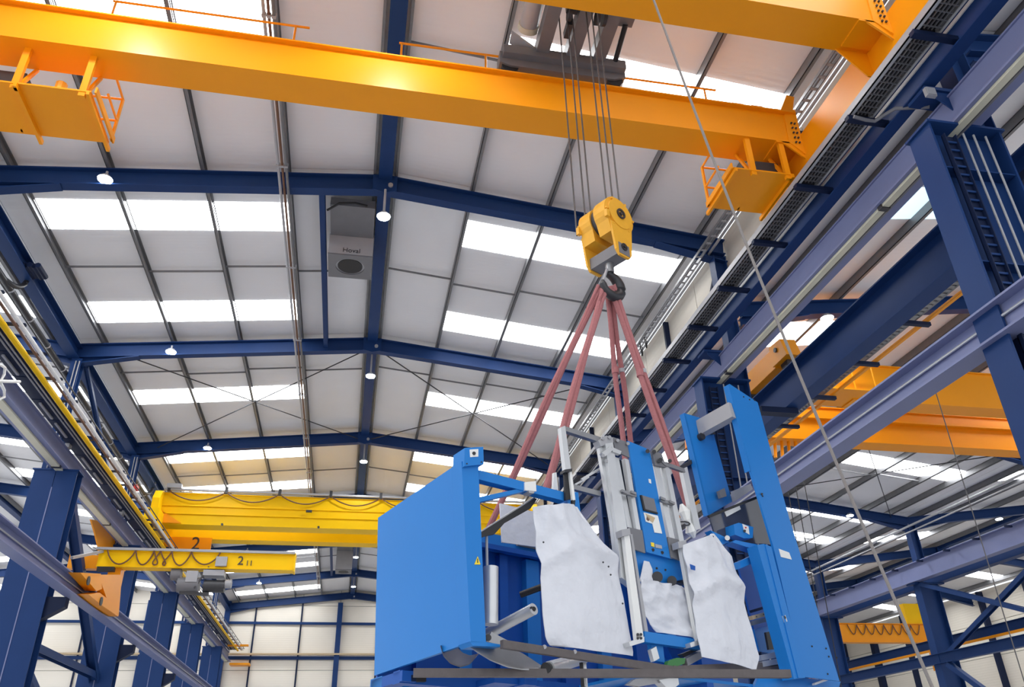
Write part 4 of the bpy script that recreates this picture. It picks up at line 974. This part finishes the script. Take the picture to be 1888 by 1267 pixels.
# blue centre plate with screen, label and holes
cp = mpoly([(1158, 813), (1192, 827), (1199, 836), (1236, 1030), (1192, 1018)], .0, .03, 'centre_plate', mblue, K)
sc_ = mpoly([(1183, 913), (1206, 920), (1212, 946), (1189, 939)], -.012, .012, 'screen', grey, cp)
mpoly([(1181, 913), (1184, 913), (1190, 939), (1187, 940)], -.016, .016, 'screen_bezel', black, sc_)
mpoly([(1187, 938), (1213, 945), (1213, 948), (1187, 941)], -.016, .016, 'screen_bezel', black, sc_)
lb = mpoly([(1187, 945), (1213, 951), (1221, 984), (1207, 982), (1203, 966), (1191, 962)], -.008, .006, 'label_sheet', white, cp)
for pts, mm in (([(1190, 947), (1200, 951), (1208, 955), (1204, 964), (1196, 958)], tanw), ([(1193, 950), (1199, 955), (1196, 961), (1192, 958)], brown)):
    mpoly(pts, -.012, .003, 'label_picture', mm, lb)
mpoly([(1196, 883), (1200, 884), (1201, 892), (1197, 890)], -.008, .006, 'sticker', white, cp)
mpoly([(1200, 1000), (1206, 1001), (1207, 1009), (1201, 1007)], -.008, .006, 'sticker', warn, cp)
mpoly([(1208, 1003), (1220, 1006), (1221, 1012), (1209, 1010)], -.008, .006, 'sticker', lgrey, cp)
for x, y in ((1204, 1014), (1221, 1019)): mtube(mp(x, y, v=-.01), mp(x, y, v=.0), .018, 'hole', black, cp, 10)
# crosshead with rollers below the plate
ch = mpoly([(1172, 1013), (1192, 1019), (1236, 1030), (1260, 1034), (1264, 1068), (1205, 1079), (1175, 1068)], .06, .06, 'crosshead', mblue, K)
for x, y, r_ in ((1212, 1064, .058), (1239, 1071, .052)):
    mtube(mp(x, y, v=-.04), mp(x, y, v=.08), r_, 'roller', dark, ch, 18)
for x, y in ((1211, 1048), (1227, 1051)): mtube(mp(x, y, v=.05), mp(x, y, v=.06), .012, 'hole', black, ch, 8)
mpoly([(1240, 1064), (1264, 1071), (1265, 1078), (1246, 1074)], .1, .1, 'roller_shaft', dark, K)
# white legs in front of the towers
for pts in ([(1150, 982), (1160, 982), (1187, 1178), (1174, 1180)], [(1254, 1004), (1262, 1004), (1296, 1180), (1286, 1182)]):
    lg = mpoly(pts, -.10, .05, 'white_leg', white, K)
    (x, y) = pts[0]; mpoly([(x-4, y-5), (x+11, y-8), (x+13, y+4), (x-2, y+7)], -.13, .1, 'leg_clamp', lgrey, lg)
    (x, y) = pts[3]; mpoly([(x-14, y+4), (x+14, y-6), (x+14, y+4), (x-12, y+12)], -.13, .1, 'leg_foot', alu, lg)
    for k in range(4): mtube(mp(x+2+6*(k % 2), y-10+7*(k//2), v=-.14), mp(x+2+6*(k % 2), y-10+7*(k//2), v=-.1), .014, 'foot_bolt', dark, lg, 8)
mpoly([(1162, 985), (1166, 985), (1196, 1170), (1190, 1172)], -.03, .04, 'leg_backing', lgrey, K)
# lower cross member and parts under it
mpoly([(1188, 1164), (1292, 1180), (1290, 1198), (1190, 1184)], -.06, .08, 'lower_member', mblue, K)
mpoly([(1200, 1183), (1222, 1188), (1226, 1222), (1204, 1218)], .0, .06, 'lower_stem', mblue, K)
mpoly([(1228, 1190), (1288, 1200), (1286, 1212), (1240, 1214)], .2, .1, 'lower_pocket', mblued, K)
mpoly([(1256, 1206), (1282, 1196), (1290, 1198), (1262, 1212)], .02, .06, 'link_bar', dark, K)
gp = mpoly([(1232, 1219), (1248, 1213), (1264, 1214), (1262, 1224), (1244, 1230), (1230, 1227)], -.14, .05, 'green_cap', green, K)
mbar(mp(1262, 1222, v=-.1), mp(1298, 1203, v=.1), .06, .07, 'slide_bar', steel, K)
mpoly([(1200, 1198), (1210, 1192), (1216, 1214), (1206, 1220)], -.05, .05, 'lower_bracket', alu, K)
mpoly([(1186, 1234), (1210, 1226), (1260, 1230), (1220, 1242)], -.05, .05, 'funnel_top', steel, K)
mpoly([(1158, 1262), (1172, 1252), (1240, 1247), (1236, 1256), (1180, 1266)], .0, .06, 'tray', steel, K)
mpoly([(1215, 1254), (1250, 1248), (1252, 1262), (1236, 1275)], -.02, .1, 'funnel', alu, K)

# ---- right end frame: tall plates, posts, glass, second box
tp = mpoly([(1345, 708), (1397, 742), (1455, 955), (1548, 1256), (1482, 1248), (1425, 1005), (1384, 868)], -.2, .03, 'tall_plate', mblue, K)
mpoly([(1343, 709), (1345.5, 708), (1385, 868), (1383, 868)], -.2, .09, 'plate_edge', mblue, tp)
for x, y in ((1371, 732), (1382, 737), (1391, 738), (1406, 915), (1497, 1192), (1523, 1196), (1528, 1211), (1543, 1213), (1526, 1243)):
    mtube(mp(x, y, v=-.206), mp(x, y, v=-.2), .011, 'hole', black, tp, 8)
mpoly([(1436, 1012), (1455, 1019), (1460, 1032), (1440, 1027)], -.206, .005, 'sticker', white, tp)
mtube(mp(1405, 911, v=-.22), mp(1405, 911, v=-.2), .014, 'screw', dark, tp, 8)
pp = mpoly([(1396, 1005), (1408, 1003), (1422, 1008), (1485, 1250), (1464, 1252)], -.24, .16, 'right_post', mblue, K)
mpoly([(1411, 1004), (1414, 1004), (1476, 1250), (1472, 1250)], -.25, .02, 'post_fold', mblue, pp)
mtube(mp(1446, 1139, v=-.25), mp(1446, 1139, v=-.24), .02, 'lock_hole', dark, pp, 10)
mpoly([(1442, 1136), (1448, 1134), (1452, 1146), (1446, 1148)], -.246, .005, 'lock_plate', alu, pp)
rp_ = mpoly([(1262, 762), (1292, 771), (1312, 786), (1350, 925), (1307, 950)], .4, .03, 'rear_plate', mblue, K)
mpoly([(1260.5, 762), (1263, 762), (1308, 950), (1305.5, 950)], .4, .08, 'plate_edge', mblue, rp_)
gb = MB(); a_ = mp(1352, 757, v=-.18); b_ = mp(1291, 791, v=.4); gb.bar(a_, b_, .12, .22, MW); part('grey_tie', gb, lgrey, K)
mtube(b_-MW*.14-MV*.06-MU*.04, b_-MW*.14-MU*.04, .05, 'tie_knob', dark, K)
mpoly([(1305, 780), (1312, 786), (1320, 800), (1310, 800)], .36, .03, 'tie_notch', dark, K)
# smoked side cover between the plates
sg = mpoly([(1308, 952), (1421, 908), (1448, 1004), (1330, 1000), (1322, 998)], .12, .02, 'smoked_cover', dglass, K)
mpoly([(1336, 944), (1363, 931), (1366, 939), (1340, 953)], .11, .006, 'sticker', white, sg)
mbar(mp(1306, 953, v=.12), mp(1422, 907, v=-.1), .03, .03, 'cover_edge', black, K)
mpoly([(1352, 905), (1384, 892), (1388, 902), (1356, 924)], .3, .05, 'grey_sill', lgrey, K)
mpoly([(1326, 905), (1336, 900), (1340, 915), (1330, 918)], .3, .05, 'sill_block', grey, K)
# second control box on its bracket
c2 = mpoly([(1353, 967), (1362, 964), (1389, 972), (1388, 992), (1372, 993), (1355, 986)], -.02, .14, 'control_box', mblue, K)
mpoly([(1369, 966), (1380, 971), (1382, 986), (1372, 980)], -.025, .004, 'switch_label', white, c2)
mtube(mp(1373, 979, v=-.04), mp(1373, 979, v=-.025), .016, 'push_button', dark, c2)
mtube(mp(1375, 973, v=-.035), mp(1375, 973, v=-.025), .010, 'push_button', mat('red_paint', (.6, .02, .02), .4), c2)
mpoly([(1350, 1000), (1356, 996), (1404, 1006), (1406, 1016), (1396, 1015)], -.06, .14, 'box_bracket', mblue, K)
mpoly([(1310, 978), (1336, 990), (1345, 1000), (1330, 1005)], .05, .1, 'inner_bracket', mblue, K)
mtube(mp(1341, 992, v=-.05), mp(1341, 992, v=.05), .03, 'white_knob', white, K)
mpoly([(1364, 1035), (1398, 1020), (1408, 1030), (1366, 1048)], -.04, .1, 'lower_arm', mblue, K)
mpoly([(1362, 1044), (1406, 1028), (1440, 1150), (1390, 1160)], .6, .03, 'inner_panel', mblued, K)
mpoly([(1396, 1040), (1399, 1040), (1412, 1118), (1409, 1118)], .4, .02, 'inner_strip', lgrey, K)
mpoly([(1390, 1160), (1440, 1150), (1470, 1215), (1400, 1200)], .75, .03, 'inner_panel', mblue, K)
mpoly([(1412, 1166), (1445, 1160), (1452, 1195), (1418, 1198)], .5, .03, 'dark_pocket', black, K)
mbar(mp(1384, 1140, v=.1), mp(1432, 1127, v=.1), .05, .045, 'wooden_batten', tanw, K)
mbar(mp(1384, 1150, v=.1), mp(1434, 1137, v=.1), .05, .05, 'profile_rail', steel, K)
mbar(mp(1384, 1128, v=.15), mp(1430, 1114, v=.15), .03, .03, 'dark_rail', navyd, K)
for x, y in ((1395, 1137), (1408, 1133), (1420, 1130)): mtube(mp(x, y, v=.06), mp(x, y, v=.08), .008, 'screw', dark, K, 6)
for k in range(3):
    mbar(mp(1400, 1214+12*k, v=.1), mp(1455, 1202+14*k, v=.1), .06, .06, 'profile_rail', alu if k < 2 else rust, K)
mpoly([(1400, 1245), (1482, 1250), (1550, 1257), (1540, 1290), (1380, 1290)], .0, .04, 'right_base', mblue, K)
mbar(mp(1500, 1262, v=-.05), mp(1525, 1253, v=-.05), .04, .02, 'base_strip', white, K)
# amber beacon
bt = thing('beacon', mp(1268, 832, v=.6), 'small amber warning beacon behind the left edge of the rear blue plate', 'beacon')
mb = MB(); mb.tube(mp(1270, 828, v=.5), mp(1268, 812, v=.5), .05, 14, .04); part('dome', mb, amber, bt, True)
mb = MB(); mb.tube(mp(1272, 850, v=.5), mp(1270, 828, v=.5), .02, 10); mb.bar(mp(1256, 862, v=.5), mp(1300, 838, v=.44), .04, .05); part('bracket', mb, dark, bt, True)

# ---- white plastic sheets draped on the front
def drape(left, right, v, label, amp=.02, fold=None, seed=1, nu=34, nv=40, crump=.035):
    rnd = random.Random(seed); ph = [rnd.uniform(0, 6.28) for _ in range(6)]
    def poly(pts, t):
        L = [0]
        for a, b in zip(pts, pts[1:]): L.append(L[-1]+math.hypot(b[0]-a[0], b[1]-a[1]))
        s = t*L[-1]
        for i in range(len(pts)-1):
            if s <= L[i+1] or i == len(pts)-2:
                k = (s-L[i])/max(1e-6, L[i+1]-L[i]); return (pts[i][0]+(pts[i+1][0]-pts[i][0])*k, pts[i][1]+(pts[i+1][1]-pts[i][1])*k)
    def fn(i, j):
        a = poly(left, j); b = poly(right, j); x = a[0]+(b[0]-a[0])*i; y = a[1]+(b[1]-a[1])*i
        p = mp(x, y, v=v)
        d = amp*(.6*sin(5*i+3*j+ph[0])+.4*sin(9*i-7*j+ph[1])+.25*sin(17*j+4*i+ph[2]))
        if fold:
            f = fold[0]; d -= fold[1]*max(0, 1-abs(j-f-fold[2]*abs(i-.55))/.10)
            d -= .05*(1-abs(2*i-1))*max(0, 1-j/(f+.01)) if j < f else 0
        d -= .05*sin(pi*i)
        d += crump*(abs(sin(11*i+5*j+ph[3]))*abs(sin(13*j-6*i+ph[4]))-.3)*max(.25, 1-1.6*j)
        return p+MV*d
    mb = MB(); mb.quadgrid(fn, nu, nv, MV*.008)
    return solo('plastic_sheet', mb, film, label, 'sheet', 'white sheets on the machine', smooth=True)
d1 = drape([(985, 934), (990, 990), (996, 1060), (1000, 1130), (1004, 1176), (1012, 1190), (1020, 1192)],
      [(1066, 934), (1098, 985), (1138, 1030), (1146, 1075), (1158, 1140), (1167, 1205), (1166, 1210)], -.02, 'largest white plastic sheet draped over the left front of the machine', .02, (.26, .05, .25), 3)
d2 = drape([(1262, 1004), (1266, 1040), (1274, 1090), (1282, 1140), (1289, 1195), (1291, 1212)],
      [(1316, 984), (1352, 1026), (1366, 1075), (1380, 1140), (1402, 1212), (1396, 1236)], -.16, 'long white plastic sheet draped over the right front of the machine', .02, (.33, .06, .2), 8)
d3 = drape([(1178, 1070), (1180, 1100), (1186, 1130), (1198, 1152), (1212, 1166)],
      [(1266, 1082), (1274, 1110), (1280, 1140), (1286, 1166), (1284, 1180)], .0, 'crumpled white plastic sheet between the two white legs below the rollers', .03, None, 5)
mb = MB(); mb.prism([mp(x, y, v=.0) for x, y in [(1180, 1072), (1188, 1034), (1197, 1036), (1203, 1050), (1204, 1076)]], MV*.01); part('torn_flap', mb, film, d3)
mb = MB(); mb.prism([mp(x, y, v=1.2) for x, y in [(922, 928), (990, 945), (1000, 1010), (926, 1000)]], MV*.02)
solo('backing_board', mb, film, 'flat white board behind the black lever of the machine', 'board')
mb = MB(); mb.prism([mp(x, y, v=-.04) for x, y in [(1300, 1002), (1312, 984), (1316, 984), (1319, 990)]], MV*.02); part('sheet_tip', mb, film, d2)
for x, y in ((1314, 990), ): mtube(mp(x, y, v=-.22), mp(x, y, v=-.2), .014, 'eyelet', dark, d2, 8)
mpoly([(1272, 1040), (1282, 1044), (1282, 1052), (1274, 1050)], -.235, .004, 'blue_patch', mblued, d2)
for x, y in ((1002, 1000), (1112, 1037), (1122, 1045), (1126, 1060), (1148, 1113)): mtube(mp(x, y, v=-.10), mp(x, y, v=-.07), .01, 'eyelet', dark, d1, 8)
# crumpled white bag by the right tower
t = thing('plastic_bag', mp(1272, 985, v=.05), 'crumpled white plastic bag tied beside the right tower of the machine', 'bag')
mb = MB(); c0 = mp(1264, 958, v=.05)
rnd = random.Random(4)
mb.path([mp(1256, 930, v=.05), mp(1262, 945, v=.04), mp(1266, 960, v=.03), mp(1270, 966, v=.03), mp(1274, 980, v=.05), mp(1280, 992, v=.05)], [.02, .07, .05, .035, .07, .02], 9); part('bag_body', mb, white, t)
mb = MB(); mb.path([mp(1260+12*cos(a*.7), 966+4*sin(a*.7), v=.0) for a in range(10)], .008, 6); part('tie_string', mb, dark, t)

# ================================================================ pink slings
hookp = hc+zz*(-.14)
def slingpair(pa, pb, ends, label, wob=.0, knots=()):
    t = thing('round_sling', ends[0], label, 'sling', 'pink lifting slings')
    for i, (top, e) in enumerate(((pa, ends[0]), (pb, ends[1]))):
        pts = []; n = 14
        for k in range(n+1):
            f = k/n; p = top.lerp(e, f); p = p + MU*(.012*sin(9*f+i*2)) ; pts.append(p)
        mb = MB(); mb.path([hookp+sd*(.03*i)+zz*.06]+pts, .037, 8); s_ = part('strand', mb, sling, t, True)
    for f in knots:
        p = pa.lerp(ends[0], f); q = pb.lerp(ends[1], f)
        mb = MB(); mb.tube(p-MW*.05, p+MW*.05, .05, 10); part('knot', mb, sling, t, True)
        mb = MB(); mb.tube(q-MW*.03, q+MW*.03, .042, 10); part('tag_band', mb, lgrey, t, True)
    return t
slingpair(at(1103, 528, Y=8.85), at(1106, 534, Y=8.85), (mp(900, 974, v=1.65), mp(905, 971, v=1.65)), 'pink sling running down farthest to the left, behind the blue arm')
slingpair(at(1110, 535, Y=8.8), at(1113, 542, Y=8.8), (mp(1000, 918, v=.55), mp(1006, 917, v=.55)), 'pink sling ending at the middle of the blue arm')
slingpair(at(1118, 530, Y=9.0), at(1126, 530, Y=9.0), (mp(1152, 850, v=.8), mp(1168, 850, v=.8)), 'pink sling hanging almost straight behind the aluminium towers', knots=(.5,))
slingpair(at(1124, 528, Y=8.9), at(1130, 525, Y=8.9), (mp(1270, 945, v=.15), mp(1276, 940, v=.15)), 'pink sling running down farthest to the right', knots=(.42,))
# ================================================================ lamps
def lamp(x, y, z, label, power=LAMP_W, drop=.25):
    t = thing('high_bay_lamp', (x, y, z), label, 'lamp', 'high-bay lamps')
    mb = MB(); mb.tube((x, y, z+.03), (x, y, z+.12), .17, 16, .10); mb.tube((x, y, z+.12), (x, y, z+drop), .03, 8); part('housing', mb, lgrey, t, True)
    mb = MB(); mb.tube((x, y, z), (x, y, z+.03), .15, 16); part('lens', mb, lampm, t)
    L = bpy.data.lights.new('lamp_light', 'SPOT'); L.energy = power; L.shadow_soft_size = .15; L.spot_size = radians(165); L.spot_blend = .35; L.color = (.95, .98, 1)
    lo = bpy.data.objects.new('lamp_light', L); COL.objects.link(lo); lo.parent = t; lo.location = (0, 0, -.06)
for i, y in enumerate(FR):
    if i == 0:
        lamp(-4.4, y+.8, 13.5, 'round lamp hidden above the near orange crane on the left', drop=1.0, power=LAMP_W*1.6)
        lamp(.12, y+.8, 13.5, 'round lamp hidden above the near orange crane at the ridge', drop=1.3, power=LAMP_W*1.6)
        continue
    lamp(-6.19, y-.25, 13.86, 'round lamp under the left rafter ' + WH[i])
    lamp(.12, y+.75 if i > 1 else y-.2, 13.95 if i > 1 else 13.62, 'round lamp at the ridge of the frame ' + WH[i], drop=.86)
for i, (x, y, z) in enumerate([(11.4, 15.5, 11.75), (22.3, 32.2, 12.0), (30.2, 32.2, 12.1), (22.3, 15.5, 11.75)]):
    lamp(x, y, z, ['bright round lamp on the rafter seen between the two right crane tracks', 'bright round lamp by the wire rope under the right side roof', 'bright round lamp at the far right beyond the right columns', 'bright round lamp behind the right upper column'][i], drop=.1)
